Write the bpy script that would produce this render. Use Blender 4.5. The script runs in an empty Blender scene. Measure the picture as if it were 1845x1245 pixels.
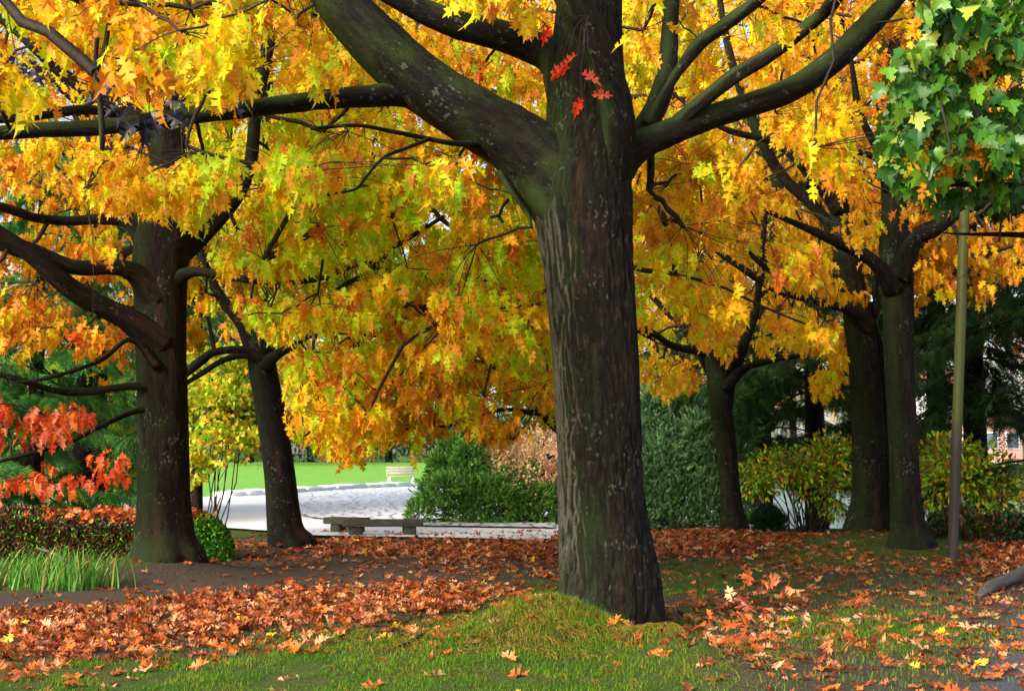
import bpy, math, random
import numpy as np
from mathutils import Vector
from mathutils.geometry import tessellate_polygon
rng = np.random.default_rng(7); random.seed(7)
S = bpy.context.scene; C = S.collection
# ------------------------------------------------------------------ camera, sky, sun, exposure
FPX = 2562.0; PITCH = math.atan(218.5/FPX); CH = 1.3
cam = bpy.data.cameras.new('camera'); co = bpy.data.objects.new('camera', cam); C.objects.link(co)
co.location = (0, 0, CH); co.rotation_euler = (math.pi/2+PITCH, 0, 0)
cam.sensor_width = 36; cam.lens = FPX*36/1845; cam.clip_end = 2000; cam.clip_start = .1
cam.dof.use_dof = True; cam.dof.focus_distance = 13; cam.dof.aperture_fstop = 7
S.camera = co
W = bpy.data.worlds.new('World'); S.world = W; W.use_nodes = True
nt = W.node_tree; bg = nt.nodes['Background']; sky = nt.nodes.new('ShaderNodeTexSky')
sky.sky_type = 'NISHITA'; sky.sun_disc = False; sky.sun_elevation = math.radians(27); sky.sun_rotation = math.radians(215)
sky.dust_density = 3; sky.ozone_density = .6; sky.air_density = 1
nt.links.new(sky.outputs[0], bg.inputs[0]); bg.inputs[1].default_value = .15
sun = bpy.data.lights.new('sun', 'SUN'); sun.energy = 2.8; sun.angle = math.radians(22); sun.color = (1, .95, .87)
so = bpy.data.objects.new('sun', sun); C.objects.link(so)
so.rotation_euler = Vector((.62, .72, -.49)).to_track_quat('-Z', 'Y').to_euler()
S.view_settings.view_transform = 'Standard'; S.view_settings.look = 'None'; S.view_settings.exposure = 1.22
S.cycles.max_bounces = 6; S.cycles.diffuse_bounces = 3; S.cycles.glossy_bounces = 2; S.cycles.transmission_bounces = 3
S.cycles.use_denoising = True
# ------------------------------------------------------------------ helpers
cT, sT = math.cos(PITCH), math.sin(PITCH)
def P(px, py, d):
    u = (px-922.5)/FPX; v = (622.5-py)/FPX; t = d/(cT-v*sT)
    return np.array([u*t, d, CH+t*(sT+v*cT)])
def project(p):
    p = np.atleast_2d(p); x, y, z = p[:, 0], p[:, 1], p[:, 2]-CH
    dz = np.maximum(y*cT+z*sT, .01)
    return 922.5+FPX*x/dz, 622.5-FPX*(-y*sT+z*cT)/dz
def sm(a, b, x): t = np.clip((x-a)/(b-a), 0, 1); return t*t*(3-2*t)
def vn(p, seed=0):
    p = np.asarray(p, float); i = np.floor(p).astype(np.int64); f = p-i; f = f*f*(3-2*f); r = 0
    for dx in (0, 1):
        for dy in (0, 1):
            for dz in (0, 1):
                h = (i[..., 0]+dx)*73856093 ^ (i[..., 1]+dy)*19349663 ^ (i[..., 2]+dz)*83492791 ^ (seed*7919+13)
                h = (h ^ (h >> 13))*1274126177 & 0x7fffffff; h = (h ^ (h >> 15)) & 0xffff
                w = (f[..., 0] if dx else 1-f[..., 0])*(f[..., 1] if dy else 1-f[..., 1])*(f[..., 2] if dz else 1-f[..., 2])
                r = r+w*h/65535.
    return r
def v2(x, y, s, seed=0): return vn(np.stack([x*s, y*s, 0*x+.5], -1), seed)-.5
def lin(c): c = np.asarray(c, float); return np.where(c < .04, c/12.92, ((c+.055)/1.055)**2.4)
def H(x, y):
    x = np.asarray(x, float); y = np.asarray(y, float)
    left = np.interp(y, [-50, 28, 35, 55, 70, 90, 110, 150, 500], [0, 0, .1, .33, .4, 1.0, 1.6, 1.9, 6])
    right = -1.3*sm(30.5, 36, y)+sm(112, 130, y)*2.6+sm(130, 300, y)*6
    s = sm(1.2+.0*y, 3.2+.02*y, x)
    h = left*(1-s)+right*s
    mo = np.exp(-((x-.4)/1.1)**2-((y-10.1)/.9)**2); h = h+mo*(.10*v2(x, y, 5, 15)+.05*v2(x, y, 13, 16))
    g = lambda cx, cy, a, sx, sy, r=0: a*np.exp(-(((x-cx)*math.cos(r)+(y-cy)*math.sin(r))/sx)**2-((-(x-cx)*math.sin(r)+(y-cy)*math.cos(r))/sy)**2)
    h = h+g(.22, 10.55, .30, .55, .75)+g(1.10, 9.45, .15, .34, .75, .35)+g(-.2, 9.6, .07, 1.5, 1.0)-g(1.5, 11.2, .06, .6, .5)
    h = h+g(-4.2, 17.0, .26, 1.0, 1.0)+g(-3.5, 22, .10, .9, .9)+g(4.0, 26, .16, 1.0, 1)+g(6.0, 22.6, .26, 2.2, 2.0)
    h = h+(.05*v2(x, y, .7, 3)+.03*v2(x, y, 2.1, 4)+.012*v2(x, y, 7, 5))*sm(27, 19, y)
    return h
def ground(px, py):
    px = np.asarray(px, float); py = np.asarray(py, float)
    u = (px-922.5)/FPX; v = (622.5-py)/FPX; d = np.full(u.shape, 6.); hit = np.zeros(u.shape, bool)
    while True:
        t = d/(cT-v*sT); z = CH+t*(sT+v*cT); hit |= H(u*t, d) >= z
        if hit.all() or d.max() > 200: break
        d = np.where(hit, d, d+.04*(d/10))
    return u*t, d
def tag(o, label=None, cat=None, group=None, kind=None):
    for k, v in (('label', label), ('category', cat), ('group', group), ('kind', kind)):
        if v: o[k] = v
    return o
def empty(name, loc, label, cat, group=None):
    o = bpy.data.objects.new(name, None); C.objects.link(o); o.location = [float(a) for a in loc]; o.empty_display_size = .2
    return tag(o, label, cat, group)
def mesh(name, V, F, mats, parent=None, col=None, smooth=False, mi=None, bv=None, origin=None, link=True):
    V = np.asarray(V, float).reshape(-1, 3); F = np.asarray(F, np.int32); n = F.shape[1]
    if parent is not None and origin is None: origin = np.array(parent.location)
    if parent is not None and parent.parent is not None: origin = origin + np.array(parent.parent.location)
    if origin is not None: V = V-np.asarray(origin)
    me = bpy.data.meshes.new(name); me.vertices.add(len(V)); me.vertices.foreach_set('co', V.astype(np.float32).ravel())
    me.loops.add(F.size); me.loops.foreach_set('vertex_index', F.ravel())
    me.polygons.add(len(F)); me.polygons.foreach_set('loop_start', np.arange(0, F.size, n, dtype=np.int32))
    if smooth: me.polygons.foreach_set('use_smooth', np.ones(len(F), bool))
    for m in (mats if isinstance(mats, (list, tuple)) else [mats]): me.materials.append(m)
    if mi is not None: me.polygons.foreach_set('material_index', np.asarray(mi, np.int32))
    if col is not None:
        a = me.color_attributes.new('Col', 'FLOAT_COLOR', 'POINT'); c4 = np.ones((len(V), 4), np.float32); c4[:, :3] = col
        a.data.foreach_set('color', c4.ravel())
    if bv is not None:
        a = me.attributes.new('bv', 'FLOAT_VECTOR', 'POINT'); a.data.foreach_set('vector', np.asarray(bv, np.float32).ravel())
    me.update(calc_edges=True)
    o = bpy.data.objects.new(name, me)
    if link: C.objects.link(o)
    if parent is not None: o.parent = parent
    elif origin is not None: o.location = [float(a) for a in origin]
    return o
class MB:
    def __init__(s): s.V = []; s.F = []; s.C = []; s.M = []; s.B = []; s.n = 0
    def add(s, V, F, c=(1, 1, 1), m=0, bv=None):
        V = np.asarray(V, float).reshape(-1, 3); F = np.asarray(F, int)
        if F.shape[1] == 3: F = np.hstack([F, F[:, 2:3]])
        s.V.append(V); s.F.append(F+s.n); s.C.append(np.broadcast_to(np.asarray(c, float), V.shape)); s.M.append(np.full(len(F), m))
        s.B.append(V if bv is None else bv); s.n += len(V)
    def build(s, name, mats, parent=None, **k):
        V = np.vstack(s.V); F = np.vstack(s.F); tri = F[:, 2] == F[:, 3]; mi = np.concatenate(s.M)
        Ft = np.vstack([F[tri][:, :3], F[~tri][:, [0, 1, 2]], F[~tri][:, [0, 2, 3]]])
        m2 = np.concatenate([mi[tri], mi[~tri], mi[~tri]])
        return mesh(name, V, Ft, mats, parent, col=np.vstack(s.C), mi=m2, bv=np.vstack(s.B), **k)
def box(mb, c, s, rz=0, col=(1, 1, 1), m=0, bev=.12, rx=0):
    # bevelled box: chamfered vertical and top edges
    sx, sy, sz = [a/2 for a in s]; b = bev*min(sx, sy, sz); R = []
    for z, k in ((-sz, b), (-sz+b, 0), (sz-b, 0), (sz, b)):
        for (i, j) in ((1, 1), (-1, 1), (-1, -1), (1, -1)):
            a1 = (i*(sx-k), j*(sy-k-b)); a2 = (i*(sx-k-b), j*(sy-k))
            for a in ((a1, a2) if i*j > 0 else (a2, a1)): R.append((a[0], a[1], z))
    V = np.array(R); F = []
    for r in range(3):
        for k in range(8): F.append((r*8+k, r*8+(k+1) % 8, r*8+8+(k+1) % 8, r*8+8+k))
    for k in (1, 3, 5): F.append((24, 24+k, 24+k+1, 24+k+2 if k < 5 else 24+7)); F.append((0, k+2 if k < 5 else 7, k+1, k))
    cx, sx_ = math.cos(rx), math.sin(rx); V = np.stack([V[:, 0], V[:, 1]*cx-V[:, 2]*sx_, V[:, 1]*sx_+V[:, 2]*cx], 1)
    cz, sz_ = math.cos(rz), math.sin(rz); V = np.stack([V[:, 0]*cz-V[:, 1]*sz_, V[:, 0]*sz_+V[:, 1]*cz, V[:, 2]], 1)
    mb.add(V+np.array(c), F, col, m)
def catmull(pts, step):
    pts = np.asarray(pts, float); n = len(pts); out = []
    q = np.vstack([2*pts[0]-pts[1], pts, 2*pts[-1]-pts[-2]])
    for i in range(n-1):
        p0, p1, p2, p3 = q[i:i+4]; m = max(2, int(np.linalg.norm((p2-p1)[:3])/step))
        t = np.linspace(0, 1, m, endpoint=False)[:, None]
        out.append(.5*((2*p1)+(-p0+p2)*t+(2*p0-5*p1+4*p2-p3)*t*t+(-p0+3*p1-3*p2+p3)*t**3))
    return np.vstack(out+[pts[-1:]])
def tube(mb, path, seg=12, step=.15, rough=.06, col=(1, 1, 1), m=0, base=False, seed=0, fine=0):
    q = catmull(path, step); X = q[:, :3]; r = np.maximum(q[:, 3], .002)
    T = np.gradient(X, axis=0); T /= np.linalg.norm(T, axis=1)[:, None]+1e-9
    N = np.zeros_like(T); a = np.array([1., 0, 0]) if abs(T[0][0]) < .8 else np.array([0, 0, 1.])
    for i in range(len(T)):
        a = a-T[i]*np.dot(a, T[i]); a /= np.linalg.norm(a)+1e-9; N[i] = a
    B = np.cross(T, N); L = np.concatenate([[0], np.cumsum(np.linalg.norm(np.diff(X, axis=0), axis=1))])
    th = np.linspace(0, 2*math.pi, seg, endpoint=False)
    ct, st = np.cos(th)[None], np.sin(th)[None]; R = r[:, None]*np.ones((1, seg)); Lr = L[:, None]*np.ones((1, seg))
    rm = np.median(r)
    bv = np.stack([ct*rm+0*R, st*rm+0*R, Lr], -1)
    k = 1+rough*2*(vn(np.stack([ct*1.6+0*R+seed, st*1.6+0*R, Lr*1.3], -1), seed)-.5)
    if base:
        fl = np.exp(-Lr/.22); k = k+fl*(.17*np.cos(5*th[None]+1.3)+.12*np.cos(3*th[None]+seed)+.05*np.cos(11*th[None]))
    if fine:
        n1 = vn(np.stack([bv[..., 0]*26, bv[..., 1]*26, Lr*4.5], -1), 5); n2 = vn(np.stack([bv[..., 0]*60, bv[..., 1]*60, Lr*14], -1), 6)
        ridge = 1-np.abs(2*n1-1)*2; k = k+fine*(np.clip(1-np.abs(n1-.5)*7, 0, 1)*-1+.5*(n2-.5)+.15*ridge)/np.maximum(R, .05)
    V = X[:, None]+(N[:, None]*ct[..., None]+B[:, None]*st[..., None])*(R*k)[..., None]
    n = len(X); i = np.arange(n-1)[:, None]*seg; j = np.arange(seg)[None]; j2 = (j+1) % seg
    F = np.stack([i+j, i+j2, i+seg+j2, i+seg+j], -1).reshape(-1, 4)
    V = np.vstack([V.reshape(-1, 3), X[:1], X[-1:]+T[-1:]*r[-1]*.5]); bvv = np.vstack([bv.reshape(-1, 3), bv[0, :1], bv[-1, :1]])
    cap = [(n*seg, (k_+1) % seg, k_, k_) for k_ in range(seg)]+[(n*seg+1, (n-1)*seg+k_, (n-1)*seg+(k_+1) % seg, (n-1)*seg+(k_+1) % seg) for k_ in range(seg)]
    mb.add(V, np.vstack([F, cap]), col, m, bv=bvv)
def twigs(mb, A, B, ra, rb, sag=.12, col=(1, 1, 1), m=0, n=5, sd=4):
    A = np.asarray(A); B = np.asarray(B); N = len(A)
    if N == 0: return
    D = B-A; L = np.linalg.norm(D, axis=1)[:, None]+1e-6
    ctl = (A+B)/2+rng.normal(0, 1, (N, 3))*L*.09+np.array([0, 0, 1])*L*sag
    t = np.linspace(0, 1, n)[None, :, None]
    X = A[:, None]*(1-t)**2+2*ctl[:, None]*t*(1-t)+B[:, None]*t*t
    X[:, 1:-1] += rng.normal(0, 1, (N, n-2, 3))*L[:, None]*.018
    R = np.asarray(ra)[:, None]*(1-t[..., 0])+np.asarray(rb)[:, None]*t[..., 0]
    T = D/L; up = np.where(np.abs(T[:, 2:3]) > .8, [[1., 0, 0]], [[0, 0, 1.]]); Nn = np.cross(T, up); Nn /= np.linalg.norm(Nn, axis=1)[:, None]; Bn = np.cross(T, Nn)
    th = np.linspace(0, 2*math.pi, sd, endpoint=False)
    ring = Nn[:, None, None]*np.cos(th)[None, None, :, None]+Bn[:, None, None]*np.sin(th)[None, None, :, None]
    V = X[:, :, None]+ring*R[:, :, None, None]
    k = np.arange(N)[:, None, None]*n*sd+np.arange(n-1)[None, :, None]*sd; j = np.arange(sd)[None, None]; j2 = (j+1) % sd
    F = np.stack([k+j, k+j2, k+sd+j2, k+sd+j], -1).reshape(-1, 4)
    mb.add(V.reshape(-1, 3), F, col, m)
def scatter(mb, tmpl, pos, X, Y, Z, sc, col, m=0, edge=None, mixe=None):
    """copies of a template (V,F,e) at pos in frames X,Y,Z; col (N,3); edge colour mixed by template e"""
    tv, tf, te = tmpl; N = len(pos)
    if N == 0: return
    v = pos[:, None]+(tv[None, :, 0:1]*X[:, None]+tv[None, :, 1:2]*Y[:, None]+tv[None, :, 2:3]*Z[:, None])*np.asarray(sc).reshape(-1, 1, 1)
    f = (tf[None]+np.arange(N)[:, None, None]*len(tv)).reshape(-1, tf.shape[1])
    c = np.repeat(col[:, None], len(tv), 1)
    if edge is not None:
        w = te[None, :, None]*np.asarray(mixe).reshape(-1, 1, 1); c = c*(1-w)+np.asarray(edge)*w
    mb.add(v.reshape(-1, 3), f, c.reshape(-1, 3), m)
def nrm(a): return a/(np.linalg.norm(a, axis=-1, keepdims=True)+1e-9)
def frames(Yd, Zh, roll=.5):
    Y = nrm(Yd); X = nrm(np.cross(Y, Zh)); Z = np.cross(X, Y); a = rng.normal(0, roll, (len(Y), 1))
    return X*np.cos(a)+Z*np.sin(a), Y, Z*np.cos(a)-X*np.sin(a)
# ------------------------------------------------------------------ leaf templates
def leaf_t(half, fold=.25, droop=.25, curl=0, wave=.0):
    ys = [h[1] for h in half if h[0] == 0]; rim = half
    top = rim[-1][1]; mid = [(0, y) for y in np.linspace(top, 0, 6)[1:-1]]
    poly = rim+mid; tr = tessellate_polygon([[Vector((x, y, 0)) for x, y in poly]])
    V = [(x, y) for x, y in poly]; n = len(V); F = [tuple(t) for t in tr]
    V2 = V+[(-x*.96, y*1.01) for x, y in poly]; F2 = F+[(c+n, b+n, a+n) for a, b, c in F]
    V2 = np.array(V2); x, y = V2[:, 0], V2[:, 1]
    z = fold*np.abs(x)-droop*y*y+curl*x*x*2+wave*np.sin(y*9+x*5)*np.abs(x)
    e = np.clip(np.abs(x)*2.2, 0, 1)*.8+.2*(y > .9)
    return np.stack([x, y*(1-.25*abs(droop)), z], 1), np.array(F2), e
oak = [(0, 0), (.03, .02), (.045, .13), (.20, .10), (.155, .18), (.27, .22), (.09, .28), (.06, .34), (.31, .37), (.25, .44), (.42, .52), (.27, .55), (.30, .63), (.065, .57), (.06, .65), (.25, .73), (.20, .79), (.27, .88), (.06, .83), (.06, .93), (0, 1.05)]
oak_lo = [(0, 0), (.05, .1), (.24, .17), (.10, .33), (.40, .48), (.12, .60), (.25, .82), (.06, .88), (0, 1.05)]
maple = [(0, 0), (.03, -.02), (.22, -.08), (.20, .05), (.42, .06), (.36, .18), (.56, .42), (.36, .44), (.30, .52), (.19, .50), (.24, .76), (.12, .78), (0, 1.0)]
ell = [(0, 0), (.18, .2), (.24, .5), (.13, .8), (0, 1)]
sq = lambda L, k: [(x*k, y) for x, y in L]
OAK = [leaf_t(sq(oak, .95), .28, .30, 0, .15), leaf_t(sq(oak, .82), -.25, .35, .5, .35), leaf_t(sq(oak, .9), .55, .6, 0, .25), leaf_t(sq(oak, .75), .9, .4, 0, .4), leaf_t(sq(oak, 1.0), .1, .8, .3, .3)]
OAKL = [leaf_t(sq(oak_lo, .95), .3, .3), leaf_t(sq(oak_lo, .8), -.3, .4, .5, .3), leaf_t(sq(oak_lo, .8), .8, .5, 0, .3)]
AIRT = [leaf_t(oak, .75, -.35, 0, .5), leaf_t(oak, -.6, .5, .8, .6), leaf_t(oak, .3, .7, 1.2, .9), leaf_t(sq(oak, .8), .9, .5, .3, .6)]
DRY = [leaf_t(oak, .30, -.15, 0, .35), leaf_t(oak, -.30, .25, .3, .4), leaf_t(oak, .10, .35, .5, .5), leaf_t(oak, .10, .05, .1, .3)]
DRYL = [leaf_t(oak_lo, .3, -.15, 0, .3), leaf_t(oak_lo, -.35, .25, .4, .4), leaf_t(oak_lo, .15, .3, .5, .4)]
MAP = [leaf_t(maple, .2, .25), leaf_t(maple, -.15, .35, .4)]
ELL = [leaf_t(ell, .3, .3)]
def needle_t(n=12, spread=1.1, w=.05, seed=1):
    r = np.random.default_rng(seed); V = []; F = []
    for i in range(n):
        a = 2.4*i; b = spread*math.sqrt((i+.5)/n); d = np.array([math.sin(b)*math.cos(a), math.cos(b), math.sin(b)*math.sin(a)])*r.uniform(.8, 1.1)
        s = nrm(np.cross(d, r.normal(0, 1, 3)))*w; o = np.array([0, .12*r.random(), 0]); k = len(V); V += [o-s, o+s, o+d]; F.append((k, k+1, k+2))
    return np.array(V), np.array(F), np.clip(np.array(V)[:, 1], 0, 1)
def frond_t(n=11, w=.05, ln=.36, seed=2, droop=.3):
    r = np.random.default_rng(seed); V = [(-.012, 0, 0), (.012, 0, 0), (0, 1, -droop)]; F = [(0, 1, 2)]
    for i in range(n):
        t = (i+.5)/n; L = ln*(1-.75*t)*r.uniform(.8, 1.15)
        for s in (-1, 1):
            o = np.array([0, t, -droop*t*t]); d = np.array([s*L*.85, L*.62, -L*r.uniform(0, .5)]); p = np.array([0, w/2, 0])
            k = len(V); V += [o-p, o+p, o+d]; F.append((k, k+1, k+2))
    return np.array(V), np.array(F), np.clip(np.abs(np.array(V)[:, 0])*3, 0, 1)
def brush_t(n=30, ln=.34, seed=4):
    r = np.random.default_rng(seed); V = [(-.02, 0, 0), (.02, 0, 0), (0, .9, 0)]; F = [(0, 1, 2)]
    for i in range(n):
        t = .15+.8*i/n; a = 2.4*i; b = r.uniform(.45, .8)*(1-.5*t); d = np.array([math.sin(b)*math.cos(a), math.cos(b), math.sin(b)*math.sin(a)])*ln*r.uniform(.8, 1.1)
        q = nrm(np.cross(d, r.normal(0, 1, 3)))*.06; o = np.array([0, t*.8, 0]); k = len(V); V += [o-q, o+q, o+d]; F.append((k, k+1, k+2))
    V = np.array(V); return V, np.array(F), np.clip(V[:, 1]-.35, 0, 1)
BRUSH = [brush_t(), brush_t(26, .3, 8)]
NEED = [needle_t(14, .8, .035, 1), needle_t(14, 1.0, .035, 3)]
FROND = [frond_t(10, .07, .40, 2), frond_t(9, .08, .34, 5, .6)]
# ------------------------------------------------------------------ materials
def mat(name): m = bpy.data.materials.new(name); m.use_nodes = True; return m, m.node_tree, m.node_tree.nodes['Principled BSDF']
def N_(nt, t, **k):
    n = nt.nodes.new('ShaderNode'+t)
    for a, b in k.items(): setattr(n, a, b)
    return n
def noise(nt, vec, scale, detail=4, rough=.6, mapscale=None):
    if mapscale:
        mp = N_(nt, 'Mapping'); mp.inputs['Scale'].default_value = mapscale; nt.links.new(vec, mp.inputs[0]); vec = mp.outputs[0]
    n = N_(nt, 'TexNoise'); n.inputs['Scale'].default_value = scale; n.inputs['Detail'].default_value = detail; n.inputs['Roughness'].default_value = rough
    nt.links.new(vec, n.inputs['Vector']); return n.outputs['Fac']
def ramp(nt, fac, stops):
    r = N_(nt, 'ValToRGB'); e = r.color_ramp.elements
    while len(e) < len(stops): e.new(.5)
    for el, (p, c) in zip(e, stops): el.position = p; el.color = (*(c if isinstance(c, tuple) else (c, c, c)), 1)
    nt.links.new(fac, r.inputs[0]); return r.outputs[0]
def mixc(nt, f, a, b, mode='MIX'):
    m = N_(nt, 'Mix', data_type='RGBA', blend_type=mode)
    for s, v in ((m.inputs[0], f), (m.inputs[6], a), (m.inputs[7], b)):
        if hasattr(v, 'is_linked') or hasattr(v, 'links'): nt.links.new(v, s)
        else: s.default_value = v if isinstance(v, (int, float)) else (*v, 1)
    return m.outputs[2]
def math_(nt, op, a, b=None):
    m = N_(nt, 'Math', operation=op)
    for i, v in enumerate((a, b)):
        if v is None: continue
        if isinstance(v, (int, float)): m.inputs[i].default_value = v
        else: nt.links.new(v, m.inputs[i])
    return m.outputs[0]
def bump(nt, b, h, dist, strength=1):
    n = N_(nt, 'Bump'); n.inputs['Distance'].default_value = dist; n.inputs['Strength'].default_value = strength
    nt.links.new(h, n.inputs['Height']); nt.links.new(n.outputs[0], b.inputs['Normal']); return n
def leafmat(name, trans=.4, rough=.5, spec=.25, spots=.25, sc=60):
    m, nt, b = mat(name); a = N_(nt, 'Attribute', attribute_name='Col'); g = N_(nt, 'NewGeometry')
    n = noise(nt, g.outputs['Position'], sc, 3); c = a.outputs['Color']
    c = mixc(nt, 1, c, ramp(nt, n, [(.3, 1-spots), (.62, 1.)]), 'MULTIPLY')
    nt.links.new(c, b.inputs['Base Color']); b.inputs['Roughness'].default_value = rough; b.inputs['Specular IOR Level'].default_value = spec
    if trans:
        t = N_(nt, 'BsdfTranslucent'); nt.links.new(c, t.inputs[0]); mx = N_(nt, 'MixShader'); mx.inputs[0].default_value = trans
        nt.links.new(b.outputs[0], mx.inputs[1]); nt.links.new(t.outputs[0], mx.inputs[2]); nt.links.new(mx.outputs[0], nt.nodes['Material Output'].inputs[0])
    return m
M_leaf = leafmat('oak_leaf', .5, .5, .25, .25, 38); M_dry = leafmat('dry_leaf', .15, .42, .45, .35, 90); M_green = leafmat('green_leaf', .3, .4, .4, .2)
M_need = leafmat('needles', .12, .5, .3, .2, 15); M_grass = leafmat('grass_blade', .3, .6, .2, .2, 30); M_twig = None
def bark(name, dark, light, moss=.5, mossc=(.016, .032, .006), red=(.045, .018, .010), streak=False, fiss=34, disp=.012, lich=.04):
    m, nt, b = mat(name); at = N_(nt, 'Attribute', attribute_name='bv'); v = at.outputs['Vector']; g = N_(nt, 'NewGeometry'); tc = N_(nt, 'TexCoord')
    f = noise(nt, v, fiss, 6, .68, (1, 1, .27)); big = noise(nt, v, 5, 3, .6, (1, 1, .35)); fi = noise(nt, v, 120, 4, .7, (1, 1, .5))
    c = ramp(nt, f, [(.36, tuple(np.array(dark)*.45)), (.52, dark), (.68, light)])
    rs = ramp(nt, noise(nt, v, 14, 3, .6, (1, 1, .07)), [(.55, 0.), (.68, 1.)])
    c = mixc(nt, math_(nt, 'MULTIPLY', rs, .5), c, red)
    sx = N_(nt, 'SeparateXYZ'); nt.links.new(g.outputs['Normal'], sx.inputs[0])
    side = math_(nt, 'ADD', math_(nt, 'MULTIPLY', sx.outputs[0], -.22), math_(nt, 'MULTIPLY', sx.outputs[2], .18))
    mk = math_(nt, 'ADD', math_(nt, 'ADD', math_(nt, 'MULTIPLY', big, .8), math_(nt, 'MULTIPLY', fi, .35)), side)
    mm = ramp(nt, mk, [(.62-.14*moss, 0.), (.80-.14*moss, 1.)])
    c = mixc(nt, math_(nt, 'MULTIPLY', mm, .85*min(1, moss+.2)), c, mossc)
    if streak:
        so_ = N_(nt, 'SeparateXYZ'); nt.links.new(tc.outputs['Object'], so_.inputs[0])
        mp = ramp(nt, math_(nt, 'ADD', math_(nt, 'MULTIPLY', sx.outputs[0], -1), math_(nt, 'MULTIPLY', math_(nt, 'SUBTRACT', noise(nt, v, 9, 4, .6, (1, 1, .12)), .5), 1.0)), [(.66, 0.), (.86, 1.)])
        zz = ramp(nt, math_(nt, 'MULTIPLY', so_.outputs[2], .25), [(.10, .25), (.2, 1.), (.80, 1.), (.92, 0.)])
        gk = mixc(nt, fi, (.05, .046, .036), (.19, .18, .15))
        c = mixc(nt, math_(nt, 'MULTIPLY', math_(nt, 'MULTIPLY', math_(nt, 'MULTIPLY', mp, zz), ramp(nt, math_(nt, 'ADD', math_(nt, 'MULTIPLY', f, .6), math_(nt, 'MULTIPLY', fi, .4)), [(.40, .1), (.55, 1.)])), .75), c, gk)
    sp = ramp(nt, math_(nt, 'ADD', noise(nt, v, 42, 3, .5, (1, 1, .55)), math_(nt, 'MULTIPLY', math_(nt, 'SUBTRACT', noise(nt, v, 3.5, 2), .5), .7)), [(.66, 0.), (.72, 1.)])
    c = mixc(nt, math_(nt, 'MULTIPLY', sp, .45), c, (.12, .13, .09))
    nt.links.new(c, b.inputs['Base Color']); b.inputs['Roughness'].default_value = .75; b.inputs['Specular IOR Level'].default_value = .14
    hh = math_(nt, 'ADD', f, math_(nt, 'MULTIPLY', fi, .4)); hh = math_(nt, 'ADD', hh, math_(nt, 'MULTIPLY', mm, .15)); bump(nt, b, hh, disp)
    return m
M_barkA = bark('bark_main', (.008, .006, .005), (.034, .025, .019), .42, streak=True, disp=.035)
M_barkL = bark('bark_limb', (.007, .006, .005), (.020, .017, .013), .85, mossc=(.028, .046, .010), red=(.018, .011, .007), disp=.012)
M_barkB = bark('bark_mossy', (.007, .0055, .004), (.022, .016, .011), .5, disp=.02, fiss=26)
M_barkC = bark('bark_dark', (.005, .004, .0035), (.015, .012, .010), .2, disp=.02, fiss=24)
def plain(name, c1, c2, sc=8, rough=.8, ms=None, bd=.01, coord='Object', spec=.3):
    m, nt, b = mat(name); tc = N_(nt, 'TexCoord'); n = noise(nt, tc.outputs[coord], sc, 5, .65, ms)
    nt.links.new(ramp(nt, n, [(.3, c1), (.7, c2)]), b.inputs['Base Color']); b.inputs['Roughness'].default_value = rough; b.inputs['Specular IOR Level'].default_value = spec
    bump(nt, b, n, bd); return m
M_twig = plain('twig_bark', (.010, .008, .006), (.03, .023, .017), 20)
# ------------------------------------------------------------------ ground
TX = [-700, 20, 200, 400, 600, 800, 950, 1050, 1200, 1350, 1500, 1650, 1820, 2500]
TY = [945, 965, 980, 1000, 1020, 1040, 1060, 1080, 1110, 1140, 1170, 1200, 1260]
LT = np.array([
 [.2, .2, .3, .3, .3, .5, .6, .6, .5, .3, .2, .2, .5, .5],
 [.3, .3, .4, .5, .8, 1., .9, .9, .9, .8, .35, .3, .9, .9],
 [.3, .2, .3, .5, 1., 1., 1., 1., 1., .9, .45, .3, 1., 1.],
 [.3, .05, .2, .3, .9, .9, 1., 1., 1., .6, .40, .35, 1., 1.],
 [.3, .05, .1, .08, .12, .3, .5, .5, .2, .3, .35, .45, 1., .9],
 [.2, .04, .06, .05, .08, .15, .35, .4, .15, .2, .30, .3, .5, .5],
 [.1, .03, .06, .12, .6, .8, .5, .3, .18, .18, .25, .25, .3, .3],
 [.2, .05, .3, .9, 1., 1., .7, .05, .2, .35, .22, .2, .2, .3],
 [1., .8, 1., 1., 1., .85, .2, .02, .45, .5, .2, .2, .25, .3],
 [1., 1., 1., .95, .6, .25, .03, .02, .5, .55, .25, .3, .3, .3],
 [1., 1., .9, .6, .12, .03, .02, .02, .35, .4, .25, .3, .25, .3],
 [.8, .6, .3, .08, .04, .02, .02, .02, .08, .25, .2, .25, .2, .3],
 [.3, .1, .06, .06, .04, .02, .02, .02, .04, .15, .2, .25, .2, .3]])
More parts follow.
